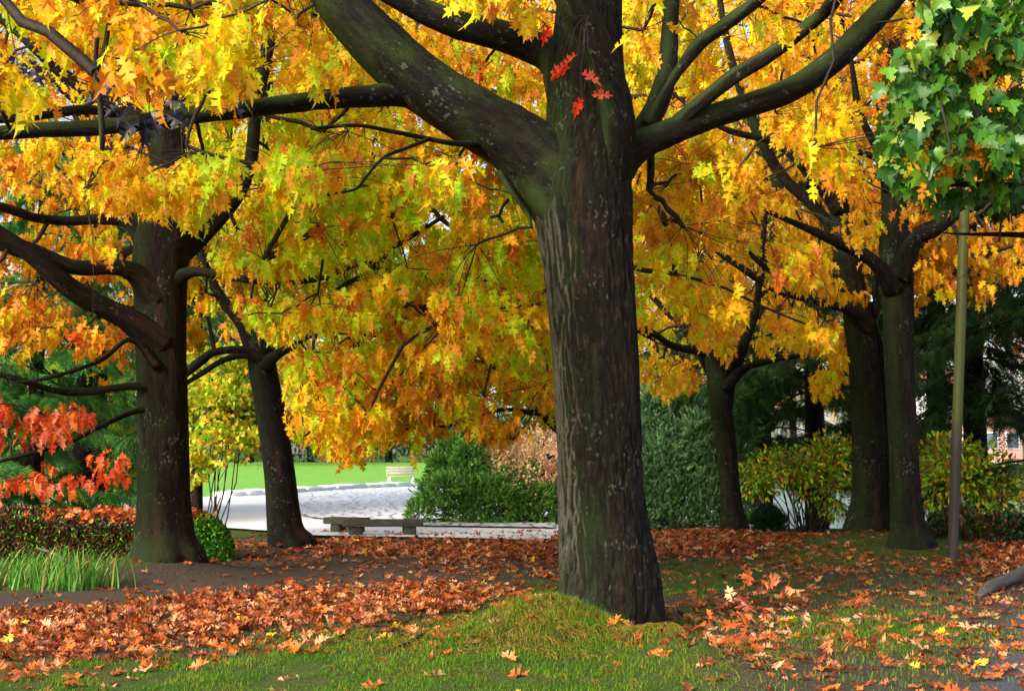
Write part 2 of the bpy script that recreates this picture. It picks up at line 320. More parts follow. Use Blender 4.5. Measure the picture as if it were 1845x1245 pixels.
GT = np.array([
 [.8, .8, .8, .8, .5, .3, .3, .5, .7, .8, .9, .8, .3, .3],
 [.5, .5, .6, .7, .4, .1, .1, .3, .3, .5, .9, .8, .1, .3],
 [.8, .8, .8, .5, .2, 0., 0., .1, .2, .3, .8, .9, .1, .2],
 [.9, .9, 1., .1, .0, 0., 0., .1, .3, .4, .6, .9, .3, .2],
 [.9, .9, .7, 0., 0., .0, .1, .2, .7, .6, .5, .7, .5, .2],
 [.9, .9, .1, 0., 0., .0, .3, .5, .9, .6, .4, .4, .4, .2],
 [.8, .7, 0., 0., .0, .3, .7, .9, .8, .5, .35, .4, .3, .2],
 [.2, .0, 0., 0., .1, .3, .7, 1., .4, .4, .45, .4, .25, .1],
 [0., 0., 0., 0., 0., .4, .9, 1., .2, .3, .6, .4, .25, .1],
 [0., 0., 0., .1, .4, .7, 1., 1., .5, .1, .6, .5, .25, 0.],
 [.1, .1, .1, .3, .6, .9, 1., 1., .9, .1, .4, .6, .2, 0.],
 [.7, .7, .6, .7, .9, 1., 1., 1., 1., .2, .15, .3, .1, 0.],
 [.9, .9, .9, .9, .9, 1., 1., 1., .8, .4, .15, .2, .1, 0.]])
def table(T, px, py):
    i = np.clip(np.searchsorted(TX, px)-1, 0, len(TX)-2); j = np.clip(np.searchsorted(TY, py)-1, 0, len(TY)-2)
    tx = np.clip((px-np.take(TX, i))/(np.take(TX, i+1)-np.take(TX, i)), 0, 1); ty = np.clip((py-np.take(TY, j))/(np.take(TY, j+1)-np.take(TY, j)), 0, 1)
    return (T[j, i]*(1-tx)+T[j, i+1]*tx)*(1-ty)+(T[j+1, i]*(1-tx)+T[j+1, i+1]*tx)*ty
def gz(x, y):
    px, py = project(np.stack([x, y, H(x, y)], -1)); py = np.where(y < 6, 1260, py)
    return table(LT, px, py), table(GT, px, py), px, py
def build_ground():
    ys = np.concatenate([np.linspace(-6, 5.5, 12), np.geomspace(6, 30, 330), np.geomspace(30.4, 420, 90)]); us = np.linspace(-1, 1, 420)
    Y, U = np.meshgrid(ys, us, indexing='ij'); X = U*(6+.62*np.abs(Y)); x, y = X.ravel(), Y.ravel(); z = H(x, y)
    _, g, px, py = gz(x, y); z = z+g*sm(30, 20, y)*.03*vn(np.stack([x*9, y*9, 0*x], -1), 8)
    i = (np.arange(len(ys)-1)[:, None]*len(us)+np.arange(len(us)-1)[None]); F = np.stack([i, i+1, i+len(us)+1, i+len(us)], -1).reshape(-1, 4)
    g = np.clip(g+.5*v2(x, y, 1.5, 9)*(g > .02)*(g < .98), 0, 1)
    far = sm(28, 30, y); gg = g*(1-far)+far*.8
    asph = sm(1740, 1850, px+(py-1150)*.5)*sm(1080, 1130, py)*(y < 13)
    m, nt, b = mat('ground'); a = N_(nt, 'Attribute', attribute_name='Col'); s = N_(nt, 'SeparateColor'); nt.links.new(a.outputs['Color'], s.inputs[0])
    tc = N_(nt, 'TexCoord'); o = tc.outputs['Object']; n1 = noise(nt, o, 3, 6, .7); n2 = noise(nt, o, 45, 5, .7)
    dirt = ramp(nt, n2, [(.3, (.04, .028, .02)), (.55, (.12, .088, .062)), (.75, (.21, .16, .12))])
    dirt = mixc(nt, math_(nt, 'MULTIPLY', n1, .6), dirt, (.05, .038, .028)); dirt = mixc(nt, s.outputs[1], dirt, mixc(nt, n2, (.05, .055, .065), (.16, .165, .18)))
    grass = mixc(nt, ramp(nt, n2, [(.3, 0.), (.7, 1.)]), (.03, .065, .008), (.11, .17, .02)); grass = mixc(nt, ramp(nt, n1, [(.45, 0.), (.65, .6)]), grass, (.11, .085, .03))
    k = ramp(nt, math_(nt, 'ADD', s.outputs[0], math_(nt, 'MULTIPLY', math_(nt, 'SUBTRACT', n2, .5), .9)), [(.35, 0.), (.6, 1.)])
    nt.links.new(mixc(nt, k, dirt, grass), b.inputs['Base Color']); b.inputs['Roughness'].default_value = .85; b.inputs['Specular IOR Level'].default_value = .2
    bump(nt, b, math_(nt, 'ADD', n2, noise(nt, o, 14, 4, .6)), .06)
    tag(mesh('ground', np.stack([x, y, z], 1), F, m, col=np.stack([gg, asph, 0*g], 1), smooth=True), kind='structure')
build_ground()
def sheet(name, pxs, near, far, off, m, rows=60, sub=60, depth_far=None):
    t = np.linspace(0, 1, sub); px = np.interp(t, np.linspace(0, 1, len(pxs)), pxs); pn = np.interp(px, pxs, near)
    xn, dn = ground(px, pn)
    if depth_far is None: pf = np.interp(px, pxs, far); xf, df = ground(px, pf)
    else: df = np.interp(px, pxs, depth_far); xf = xn/dn*df
    k = np.linspace(0, 1, rows)[:, None]; Y = dn[None]*(1-k)+df[None]*k; X = xn[None]*(1-k)+xf[None]*k; Z = H(X, Y)+off
    i = (np.arange(rows-1)[:, None]*sub+np.arange(sub-1)[None]); F = np.stack([i, i+1, i+sub+1, i+sub], -1).reshape(-1, 4)
    return tag(mesh(name, np.stack([X, Y, Z], -1).reshape(-1, 3), F, m, smooth=True), kind='structure')
M_lawn = plain('lawn_grass', (.10, .27, .02), (.17, .37, .035), 1.5, .9, None, .02)
M_path = plain('path_concrete', (.70, .71, .73), (.80, .80, .80), 1.2, .55, None, .004, spec=.5)
sheet('lawn', [-900, 200, 390, 530, 760, 1000], [925, 905, 898, 888, 878, 870], None, .03, M_lawn, depth_far=[114]*6)
sheet('path', [-400, 380, 480, 560, 800, 960, 1010], [948, 953, 960, 969, 973, 977, 973], [918, 897, 890, 905, 930, 940, 950], .05, M_path)
m, nt, b = mat('crazy_paving'); tc = N_(nt, 'TexCoord'); mp = N_(nt, 'Mapping'); mp.inputs['Scale'].default_value = (1.3, .9, 1); nt.links.new(tc.outputs['Object'], mp.inputs[0])
vo = N_(nt, 'TexVoronoi', feature='DISTANCE_TO_EDGE'); vo.inputs['Scale'].default_value = 2.2; nt.links.new(mp.outputs[0], vo.inputs['Vector'])
vc = N_(nt, 'TexVoronoi'); vc.inputs['Scale'].default_value = 2.2; nt.links.new(mp.outputs[0], vc.inputs['Vector'])
st_ = mixc(nt, vc.outputs['Color'], (.74, .74, .76), (.86, .86, .86))
nt.links.new(mixc(nt, ramp(nt, vo.outputs[0], [(.015, .8), (.06, 0.)]), st_, (.22, .23, .2)), b.inputs['Base Color']); b.inputs['Roughness'].default_value = .45
bump(nt, b, ramp(nt, vo.outputs[0], [(0, 0.), (.12, 1.)]), .12); M_pave = m
sheet('stone_paving', [530, 560, 650, 760, 1000], [928, 938, 950, 954, 958], [893, 890, 884, 879, 874], .09, M_pave)
# coping stones along the top of the paved bank
M_cope = plain('coping_stone', (.62, .62, .58), (.80, .80, .76), 3, .7, None, .02)
cp = np.linspace(400, 780, 15); cy = np.interp(cp, [400, 530, 650, 760, 800], [897, 890, 881, 876, 875]); cx_, cd = ground(cp, cy)
root = empty('stone_kerb', (cx_[7], cd[7], H(cx_[7], cd[7])), 'pale stone kerb curving between bright lawn and paved bank', 'kerb')
for k in range(14):
    mb = MB(); a = np.array([cx_[k], cd[k]]); e = np.array([cx_[k+1], cd[k+1]]); c = (a+e)/2; L = np.linalg.norm(e-a)
    box(mb, (c[0], c[1], H(*c)-.0+.02*(k % 3)), (L*.97, .8+.06*(k % 2), .42), math.atan2(*(e-a)[::-1]), bev=.15); mb.build('kerb_stone', M_cope, root)
# lake
m, nt, b = mat('lake_water'); tc = N_(nt, 'TexCoord'); b.inputs['Base Color'].default_value = (.05, .07, .08, 1); b.inputs['Roughness'].default_value = .15
b.inputs['IOR'].default_value = 1.33; bump(nt, b, noise(nt, tc.outputs['Object'], 3, 4, .6, (1, .5, 1)), .25)
tag(mesh('lake', [(1.5, 31, -.5), (95, 31, -.5), (95, 135, -.5), (1.5, 135, -.5)], [(0, 1, 2, 3)], m), kind='structure')
# ------------------------------------------------------------------ foliage colour field (of the leaves themselves)
PAL = lin(np.array([(.78, .92, .14), (.93, .88, .10), (1., .78, .08), (1., .68, .16), (.86, .51, .15), (.88, .34, .13)]))
FLD = [(150, 60, 200, (.3, 3, 4, 2.4, 1, 0)), (450, 90, 150, (3, 5, 2, 1, .3, 0)), (300, 350, 150, (.6, 2, 5, 3, .4, 0)), (110, 300, 120, (1, 4, 4, 2, .3, 0)),
 (120, 380, 60, (2, 4, 2, 1, 0, 0)), (120, 520, 110, (0, .6, 2.5, 4, 3, .2)), (100, 640, 90, (0, .3, 1.5, 4, 3.5, .4)), (130, 790, 60, (0, 0, 0, 1, 1, 7)),
 (440, 250, 90, (5, 4, 1, 0, 0, 0)), (600, 260, 120, (3, 4, 3, 1, .5, 0)), (640, 430, 150, (9, 4.5, .7, .3, .2, 0)), (850, 470, 140, (8, 5, 1., .4, .2, 0)), (450, 440, 90, (6, 4, 1, .5, .2, 0)),
 (560, 560, 90, (5, 6, 2, .8, .3, 0)), (400, 560, 70, (.3, .6, 2, 4, 3, 0)), (700, 650, 110, (.6, 2, 3, 4, 3.5, 0)), (850, 640, 90, (1, 3, 3, 3, 2.2, 0)), (650, 760, 110, (.8, 4, 7, 2, .5, 0)),
 (850, 770, 100, (1.2, 5, 4, 2, .5, 0)), (800, 130, 120, (.3, 4, 5, 3, .3, 0)), (820, 320, 110, (.7, 2, 4, 4, .6, 0)), (960, 600, 60, (5, 5, 2, 1, 0, 0)),
 (1180, 500, 60, (5, 4, 2, 1, 0, 0)), (1200, 120, 120, (1, 7, 3, .8, .1, 0)), (1350, 300, 150, (.5, 5, 5, 2, .3, 0)), (1250, 380, 100, (.5, 3, 4, 3, .3, 0)),
 (1450, 100, 120, (.2, 2, 4, 4, .5, 0)), (1400, 600, 130, (.2, 4, 6, 1.5, .2, 0)), (1480, 420, 120, (.1, 1.5, 4, 4, .6, 0)), (1600, 150, 110, (0, 1, 3, 5, .8, .3)),
 (1700, 480, 120, (0, 1.5, 5, 4, .4, 0)), (1750, 330, 100, (0, .5, 3, 6, 1, .2))]
def leafcols(px, py, n, tone=None):
    W_ = np.zeros((len(px), 6))
    for (a, b_, s, w) in FLD: W_ += np.exp(-((px-a)**2+(py-b_)**2)/(2*s*s))[:, None]*np.array(w)+1e-6
    W_ = W_*np.array([.95, .75, 1.05, 1.3, 1.5, .8]); W_ /= W_.sum(1)[:, None]; cum = np.cumsum(W_, 1)
    base = (rng.random((len(px), 1)) > cum).sum(1).clip(0, 5); idx = np.repeat(base[:, None], n, 1)
    re = (rng.random((len(px), n, 1)) > cum[:, None]).sum(2).clip(0, 5); idx = np.where(rng.random(idx.shape) < .38, re, idx)
    c = PAL[idx.ravel()]; c = c*rng.uniform(.78, 1.08, (len(c), 1))*rng.uniform(.93, 1.07, (len(c), 3))
    nb = PAL[np.clip(idx.ravel()+rng.integers(-1, 2, len(c)), 0, 5)]; t = rng.random((len(c), 1))*.6
    return np.clip(c*(1-t)+nb*t, 0, .95)
KEEP = []   # limbs that the photograph shows bare: px, py, half-width px, depth
def low(px): return np.interp(px, [-300, 20, 130, 240, 340, 440, 480, 560, 700, 760, 860, 1000, 1150, 1240, 1280, 1330, 1430, 1480, 1530, 1560, 1600, 1660, 1740, 1820, 2100],
    [625, 630, 640, 660, 610, 620, 760, 795, 795, 762, 770, 745, 670, 695, 675, 640, 620, 690, 665, 580, 535, 520, 530, 495, 495])
def clusters(regions, thr=.42, keep=True, hole=True):
    out = []
    for (a, b_, c, d, d0, d1, n) in regions:
        m = n*4; px = rng.uniform(a, b_, m); py = rng.uniform(c, d, m); dd = rng.uniform(d0, d1, m)
        p = np.stack([P(x, y, z) for x, y, z in zip(px, py, dd)])
        ok = vn(p*np.array([.9, .9, 2.0])+11, 21)*.6+vn(p*np.array([2.3, 2.3, 4.5]), 22)*.4 > thr
        if hole: ok &= py < low(px)+16*np.sin(px/23.)+10*np.sin(px/9.)+rng.normal(0, 8, m)
        if keep and KEEP:
            K = np.array(KEEP)
            for s in range(0, m, 400):
                q = slice(s, s+400); dist = np.hypot(px[q, None]-K[None, :, 0], py[q, None]-K[None, :, 1])
                ok[q] &= ~((dist < K[None, :, 2]+330/dd[q, None]) & (dd[q, None] < K[None, :, 3]+.3)).any(1)
        sel = np.where(ok)[0][:n]; out.append(np.hstack([p[sel], px[sel, None], py[sel, None]]))
    return np.vstack(out)
def crown(cl, skel, parent, lod=0, nleaf=8, ls=(.13, .19), name='crown', lcol=None, hubf=7, tmpl=None, mat_=None):
    mb = MB(); N = len(cl); c = cl[:, :3]
    hub = rng.permutation(N)[:max(2, N//hubf)]; hp = c[hub]+rng.normal(0, .1, (len(hub), 3)); sk = np.asarray(skel)
    d0 = np.array([np.min(np.sum((sk-h)**2, 1)) for h in hp]); order = np.argsort(d0); hp = hp[order]
    nodes = list(sk); par = []; cnt = np.zeros(len(sk)+len(hp)); arr = np.vstack([sk, hp])
    for i, h in enumerate(hp):
        dd = np.sum((arr[:len(sk)+i]-h)**2, 1); dd[:len(sk)] *= .8; par.append(int(np.argmin(dd)))
    hb = arr[len(sk):]
    near = np.array([int(np.argmin(np.sum((hb-x)**2, 1))) for x in c])
    for k in near: cnt[len(sk)+k] += 1
    for i in range(len(hp)-1, -1, -1): cnt[par[i]] += cnt[len(sk)+i]
    n_ = cnt[len(sk):]; pr = np.array(par)
    rb = np.clip(.0028*np.sqrt(n_+1), .003, .03); ra = np.where(pr < len(sk), rb*1.25, np.clip(.0028*np.sqrt(cnt[pr]+1), .003, .03))
    ra = np.minimum(ra, rb*1.6)
    ln_ok = np.linalg.norm(arr[pr]-hb, axis=1) < 3.5
    twigs(mb, arr[pr][ln_ok], hb[ln_ok], ra[ln_ok], rb[ln_ok], .08, m=1, n=6)
    d_ = np.linalg.norm(hb[near]-c, axis=1) < 1.6
    if lod < 2: twigs(mb, hb[near][d_], c[d_], np.full(d_.sum(), .0045), np.full(d_.sum(), .0022), .1, m=1, n=4, sd=3)
    nl = nleaf; ph = rng.random((N, 1))*6.28+np.arange(nl)[None]*2*math.pi/nl*1.0+rng.normal(0, .35, (N, nl))
    de = np.clip(rng.normal(.92, .38, (N, nl)), -.1, 1.5); o = np.stack([np.cos(ph), np.sin(ph), 0*ph], -1)
    az = np.cos(de)[..., None]*o-np.sin(de)[..., None]*np.array([0, 0, 1]); nn = np.sin(de)[..., None]*o+np.cos(de)[..., None]*np.array([0, 0, 1])
    X, Y, Z = frames(az.reshape(-1, 3), nn.reshape(-1, 3), .6)
    pos = (c[:, None]+az*.04+rng.normal(0, .05, (N, nl, 3))).reshape(-1, 3); sc = rng.uniform(ls[0], ls[1], N*nl)
    if lod >= 2: pos = (c[:, None]+rng.normal(0, .22, (N, nl, 3))).reshape(-1, 3)
    col = leafcols(cl[:, 3], cl[:, 4], nl) if lcol is None else lcol(N*nl)
    T = tmpl or (OAK if lod == 0 else OAKL); w = rng.integers(0, len(T), N*nl); mx = rng.random(N*nl)**3*.7
    edge = lin(np.array([.62, .30, .08]))
    for k, t in enumerate(T):
        s = w == k; scatter(mb, t, pos[s], X[s], Y[s], Z[s], sc[s], col[s], 0, edge, mx[s] if lcol is None else mx[s]*0)
    return mb.build(name, [mat_ or M_leaf, M_twig], parent)
def limb_path(pts, d):
    out = []
    for q in pts:
        px, py, w = q[:3]; dd = q[3] if len(q) > 3 else 0; p = P(px, py, d+dd); t = p[1]/(cT-(622.5-py)/FPX*sT); out.append([*p, w/2/FPX*t])
    return np.array(out)
def keep(pts, d, y0=-900, y1=2000):
    q = catmull(np.array([[p[0], p[1], 0, p[2]] for p in pts], float), 14); dd = np.interp(np.linspace(0, 1, len(q)), np.linspace(0, 1, len(pts)), [d+(p[3] if len(p) > 3 else 0) for p in pts])
    for a, e in zip(q, dd):
        if y0 < a[1] < y1: KEEP.append((a[0], a[1], a[3]/2, e))
TREES = []
def oak_tree(d, trunk, limbs, mats, label, keep_from=(0, 2000), seg=40, fine=0, group='autumn oak trees', limbkeep=6, baseline=.22):
    tp = limb_path(trunk, d); base = tp[0].copy(); x, y = base[0], base[1]; z = float(H(x, y))
    root = empty('oak_tree', (x, y, z-.02), label, 'tree', group)
    first = tp[0].copy(); first[2] = min(first[2], z)-.25; tp = np.vstack([first, tp])
    mb = MB(); tube(mb, tp, seg, .05 if fine else .12, .05, base=True, seed=int(d), fine=fine); mb.build('trunk', mats[0], root, smooth=True)
    keep(trunk, d, *keep_from); sk = [q[:3] for q in catmull(tp, .5) if q[2] > z+2.0]
    for L in limbs:
        lp = limb_path(L, d); f = lp.copy(); f[0, 3] *= 1.12; mb = MB(); tube(mb, f, 20 if fine else 12, .06 if fine else .12, .07, seed=len(L)+int(lp[0, 0]*10), fine=fine*.5); mb.build('limb', mats[1], root, smooth=True)
        if L[0][2] > limbkeep: keep(L, d)
        sk += [q[:3] for q in catmull(lp, .25)[2:]]
    TREES.append((root, sk)); return root, sk
# ------------------------------------------------------------------ trees (photo measures give each tree's place and girth at its own distance)
A = oak_tree(11.5, [(1096, 1140, 205), (1098, 1060, 186), (1092, 1000, 174), (1083, 900, 160), (1078, 760, 156), (1070, 600, 158), (1058, 450, 166), (1050, 350, 176), (1054, 280, 158), (1058, 200, 146), (1056, 120, 140), (1062, 40, 122), (1070, -200, 100), (1060, -600, 70), (1080, -1000, 30)],
 [[(1040, 370, 150, .05), (985, 305, 145, 0), (930, 255, 122, -.1), (850, 208, 112, -.2), (760, 150, 108, -.3), (690, 88, 105, -.4), (620, 15, 93, -.5), (560, -70, 82, -.6), (450, -260, 60, -1), (300, -500, 35, -1.5)],
  [(800, 200, 36, -.18), (735, 172, 46, -.32), (665, 173, 42, -.47), (600, 178, 38, -.6), (500, 190, 34, -.8), (400, 202, 32, -1), (300, 214, 32, -1.1), (200, 228, 30, -1.2), (20, 238, 27, -1.3), (-200, 262, 20, -1.4)],
  [(1050, 190, 120, .1), (1005, 110, 76, .1), (960, 85, 62, .1), (900, 64, 55, 0), (830, 47, 52, -.1), (750, 14, 45, -.2), (650, -50, 38, -.4), (500, -200, 25, -.8)],
  [(1092, 420, 50, 0), (1104, 340, 62, -.06), (1116, 260, 64, -.24), (1110, 185, 62, -.38), (1088, 115, 62, -.5), (1058, 50, 64, -.6), (1020, -25, 60, -.75), (960, -180, 45, -1), (900, -400, 25, -1.6)],
  [(1085, 330, 90, 0), (1140, 272, 62, 0), (1230, 230, 49, 0), (1330, 196, 46, .1), (1420, 165, 45, .2), (1500, 112, 44, .3), (1560, 52, 44, .4), (1612, -5, 40, .5), (1720, -130, 28, .6)],
  [(1215, 232, 34, 0), (1255, 192, 27, -.1), (1320, 140, 28, -.15), (1380, 104, 27, -.2), (1440, 60, 26, -.3), (1490, 16, 26, -.4), (1560, -60, 18, -.6)],
  [(1110, 300, 70, .15), (1160, 232, 46, .2), (1188, 180, 42, .3), (1203, 120, 36, .4), (1207, 60, 32, .5), (1212, -30, 30, .6), (1230, -200, 20, .8)],
  [(1165, 228, 24, .1), (1215, 140, 20, .3), (1262, 78, 26, .4), (1300, 50, 26, .4), (1350, 12, 24, .5), (1440, -60, 16, .6)],
  [(880, 262, 14, -.2), (815, 258, 11, -.5), (760, 248, 9, -.6), (700, 236, 8, -.8), (640, 226, 8, -1), (560, 232, 7, -1.1)],
  [(775, 250, 8, -.6), (730, 268, 7, -.7), (690, 285, 7, -.8), (655, 325, 6, -.8), (640, 342, 5, -.9), (590, 350, 4, -.9)],
  [(900, 310, 14, -.1), (925, 350, 10, -.2), (950, 385, 9, -.2), (958, 410, 6, -.3)],
  [(175, 70, 8, -4.2), (172, 130, 10, -4.2), (182, 200, 12, -4.2), (184, 268, 9, -4.2)]],
 (M_barkA, M_barkL), 'big dark oak trunk on the mossy mound in the middle of the foreground', seg=190, fine=.017)
# the last hanging shoot of A hangs close by: joined to the long limb further left
B = oak_tree(17, [(300, 1008, 150), (297, 970, 112), (295, 900, 96), (294, 820, 92), (292, 700, 90), (289, 600, 90), (289, 540, 92), (289, 480, 98), (294, 430, 98), (300, 350, 76), (305, 270, 70), (305, 180, 58), (300, 60, 50), (310, -150, 38), (300, -400, 20)],
 [[(285, 540, 60, -.1), (248, 496, 40, -.3), (210, 482, 28, -.5), (135, 482, 27, -.8), (70, 458, 30, -1), (20, 442, 34, -1.2), (-120, 390, 26, -1.5), (-300, 300, 16, -2)],
  [(290, 620, 60, -.1), (235, 578, 44, -.4), (190, 555, 37, -.6), (140, 528, 38, -.8), (100, 498, 36, -1), (50, 455, 30, -1.2), (-60, 380, 22, -1.5)],
  [(310, 510, 36, -.1), (345, 490, 20, -.2), (400, 496, 16, -.3), (470, 506, 16, -.4), (560, 503, 15, -.6), (620, 484, 12, -.8), (700, 450, 10, -1), (800, 390, 7, -1.2)],
  [(275, 700, 20, -.2), (235, 696, 14, -.3), (150, 706, 14, -.4), (100, 704, 12, -.6), (20, 680, 11, -.9), (-100, 650, 8, -1)],
  [(275, 735, 12, -.2), (240, 742, 10, -.3), (180, 768, 9, -.7), (120, 798, 8, -1), (20, 826, 7, -1.3), (-80, 850, 5, -1.6)],
  [(275, 460, 44, .1), (238, 400, 34, .2), (180, 395, 20, .2), (120, 398, 18, .1), (60, 392, 17, -.2), (20, 378, 17, -.4), (-120, 340, 12, -1)],
  [(310, 470, 40, .1), (350, 440, 32, .3), (395, 395, 26, .4), (430, 350, 24, .4), (452, 290, 24, .5), (462, 200, 22, .5), (490, 60, 18, .5)],
  [(300, 260, 46, .1), (262, 222, 34, .2), (215, 190, 28, .3), (165, 168, 26, .3), (110, 130, 22, .2), (60, 85, 18, 0), (20, 50, 14, 0), (-80, -20, 10, 0)],
  [(215, 208, 14, -.2), (160, 198, 18, -.6), (95, 204, 18, -.9), (20, 214, 16, -1), (-100, 220, 10, -1)],
  [(285, 660, 18, -.3), (235, 612, 10, -.5), (180, 650, 8, -.8), (90, 680, 7, -1), (20, 690, 5, -1)]],
 (M_barkB, M_barkB), 'stout mossy oak with thick lower limbs left of the low slab bench', seg=64, fine=.006, keep_from=(425, 2000))
Ct = oak_tree(22, [(527, 990, 92), (514, 950, 64), (503, 850, 56), (489, 750, 54), (476, 680, 52), (471, 640, 50), (473, 600, 40), (475, 560, 34), (480, 450, 30), (487, 300, 27), (480, 100, 22), (490, -150, 12)],
 [[(476, 680, 30), (452, 625, 28), (438, 585, 28), (405, 545, 20), (380, 500, 14), (350, 420, 9)],
  [(480, 655, 22, -.2), (440, 632, 17, -.3), (388, 634, 14, -.4), (362, 650, 18, -.5), (335, 672, 16, -.6), (290, 706, 10, -.8)],
  [(475, 650, 20, -.2), (440, 640, 14, -.3), (400, 650, 11, -.4), (365, 672, 10, -.5), (320, 700, 7, -.6)],
  [(475, 660, 26, -.2), (498, 640, 19, -.3), (525, 625, 14, -.3), (552, 608, 11, -.4), (600, 590, 9, -.5), (680, 600, 7, -.6)],
  [(386, 634, 8, -.4), (380, 600, 7, -.4), (372, 570, 6, -.4), (350, 560, 4, -.4)]],
 (M_barkC, M_barkC), 'slim dark leaning oak beside the left end of the slab bench', seg=40, fine=.004, keep_from=(600, 2000))
D = oak_tree(26, [(1322, 962, 58), (1317, 900, 38), (1308, 800, 37), (1300, 740, 42), (1298, 690, 50), (1282, 640, 30), (1262, 590, 27), (1248, 540, 24), (1236, 470, 20), (1240, 350, 15), (1250, 200, 9)],
 [[(1292, 680, 28), (1272, 638, 20), (1222, 626, 14, -.3), (1180, 610, 12, -.5), (1140, 590, 10, -.8)],
  [(1302, 700, 28), (1330, 650, 20), (1345, 610, 16), (1362, 560, 14), (1370, 480, 11), (1380, 380, 8)],
  [(1305, 700, 22, -.2), (1345, 662, 15, -.4), (1400, 648, 9, -.6), (1480, 634, 6, -.8)],
  [(1286, 680, 18, .2), (1240, 600, 14, .4), (1200, 560, 12, .5), (1170, 530, 9, .6)]],
 (M_barkB, M_barkC), 'slender crooked oak beside the grey green pine shrub', seg=32, fine=.003, keep_from=(660, 2000), limbkeep=12)
E = oak_tree(24, [(1560, 965, 90), (1565, 900, 62), (1564, 800, 57), (1560, 700, 56), (1550, 600, 54), (1540, 540, 50), (1530, 490, 47), (1522, 440, 42), (1512, 370, 36), (1495, 250, 28), (1478, 120, 20), (1470, -60, 12)],
 [[(1560, 590, 40, -.1), (1530, 560, 18, -.3), (1480, 545, 15, -.5), (1400, 522, 15, -.8), (1335, 482, 13, -1), (1285, 448, 10, -1.1)],
  [(1550, 600, 30, .2), (1578, 560, 14, .1), (1576, 520, 11, 0), (1588, 470, 8, 0)],
  [(1535, 490, 40, .3), (1500, 415, 24, .3), (1470, 376, 21, .3), (1408, 316, 21, .3), (1372, 252, 21, .2), (1345, 190, 18, .2), (1318, 110, 15, .1), (1300, 20, 12, 0), (1290, -80, 8, 0)],
  [(1512, 380, 24, -.1), (1460, 320, 14, -.3), (1400, 260, 14, -.4), (1300, 230, 10, -.6), (1200, 160, 7, -.8)],
  [(1580, 960, 50, .5), (1585, 900, 34, .5), (1588, 780, 30, .5), (1580, 640, 26, .4), (1560, 560, 22, .3)]],
 (M_barkB, M_barkB), 'twin stemmed mossy oak just left of the straight oak at the right', seg=40, fine=.004, keep_from=(560, 2000), limbkeep=16)
Ft = oak_tree(21, [(1640, 985, 92), (1634, 930, 60), (1627, 800, 52), (1622, 700, 52), (1619, 600, 54), (1617, 500, 58), (1614, 440, 58), (1611, 370, 44), (1606, 260, 44), (1600, 150, 44), (1605, 40, 40), (1610, -150, 30), (1610, -400, 14)],
 [[(1612, 520, 40, -.1), (1580, 478, 26, -.3), (1550, 456, 24, -.4), (1505, 435, 20, -.6), (1450, 410, 13, -.8), (1380, 380, 8, -1)],
  [(1618, 500, 46, -.1), (1648, 432, 30, -.3), (1685, 414, 26, -.4), (1740, 378, 17, -.5), (1820, 360, 13, -.6), (1950, 330, 8, -.8)],
  [(1620, 470, 34, .1), (1650, 422, 20, .2), (1700, 395, 16, .3), (1760, 360, 13, .3), (1820, 350, 11, .4), (1950, 300, 8, .5)],
  [(1604, 340, 26, -.1), (1580, 270, 15, -.2), (1555, 220, 14, -.3), (1545, 190, 14, -.4), (1535, 120, 9, -.5), (1520, 40, 6, -.5)],
  [(1600, 310, 16, -.3), (1576, 284, 12, -.5), (1530, 270, 9, -.7), (1490, 250, 7, -.8), (1450, 226, 3, -.9)],
  [(1606, 240, 24, .2), (1650, 160, 14, .3), (1700, 100, 10, .4), (1760, 20, 7, .5)]],
 (M_barkB, M_barkC), 'straight grey oak trunk next to the leaning square post', seg=48, fine=.004, keep_from=(420, 2000), limbkeep=16)
Ht = oak_tree(17.5, [(1082, 985, 78), (1082, 940, 60), (1080, 850, 56), (1078, 700, 54), (1076, 500, 50), (1074, 300, 40), (1078, 100, 28), (1076, -150, 14)],
 [[(1075, 840, 30), (1030, 790, 26, -.2), (990, 752, 25, -.3), (965, 722, 16, -.4), (920, 672, 9, -.6), (860, 640, 6, -.7)],
  [(985, 745, 12, -.3), (945, 742, 9, -.5), (900, 738, 7, -.6), (820, 765, 5, -.8), (700, 775, 4, -1)],
  [(1070, 740, 22), (1000, 700, 13, -.3), (930, 686, 12, -.5), (885, 658, 9, -.6), (820, 642, 7, -.7), (700, 610, 5, -.9), (600, 600, 4, -1)],
  [(1080, 640, 26), (1150, 592, 15, .3), (1210, 622, 11, .5), (1270, 640, 7, .8)],
  [(1080, 560, 30), (950, 480, 18, -.5), (800, 480, 13, -1), (650, 500, 10, -1.5), (560, 560, 7, -1.8)],
  [(1078, 460, 30), (1180, 380, 18, .4), (1300, 420, 12, .6), (1400, 500, 8, .8)],
  [(1078, 420, 30), (960, 330, 18, .4), (820, 330, 12, .5), (700, 380, 9, .6)],
  [(1076, 330, 26), (940, 200, 15, -.5), (800, 120, 9, -.7)]],
 (M_barkC, M_barkC), 'oak hidden behind the big middle trunk, its low limbs reaching out past both sides', seg=32, limbkeep=1000)
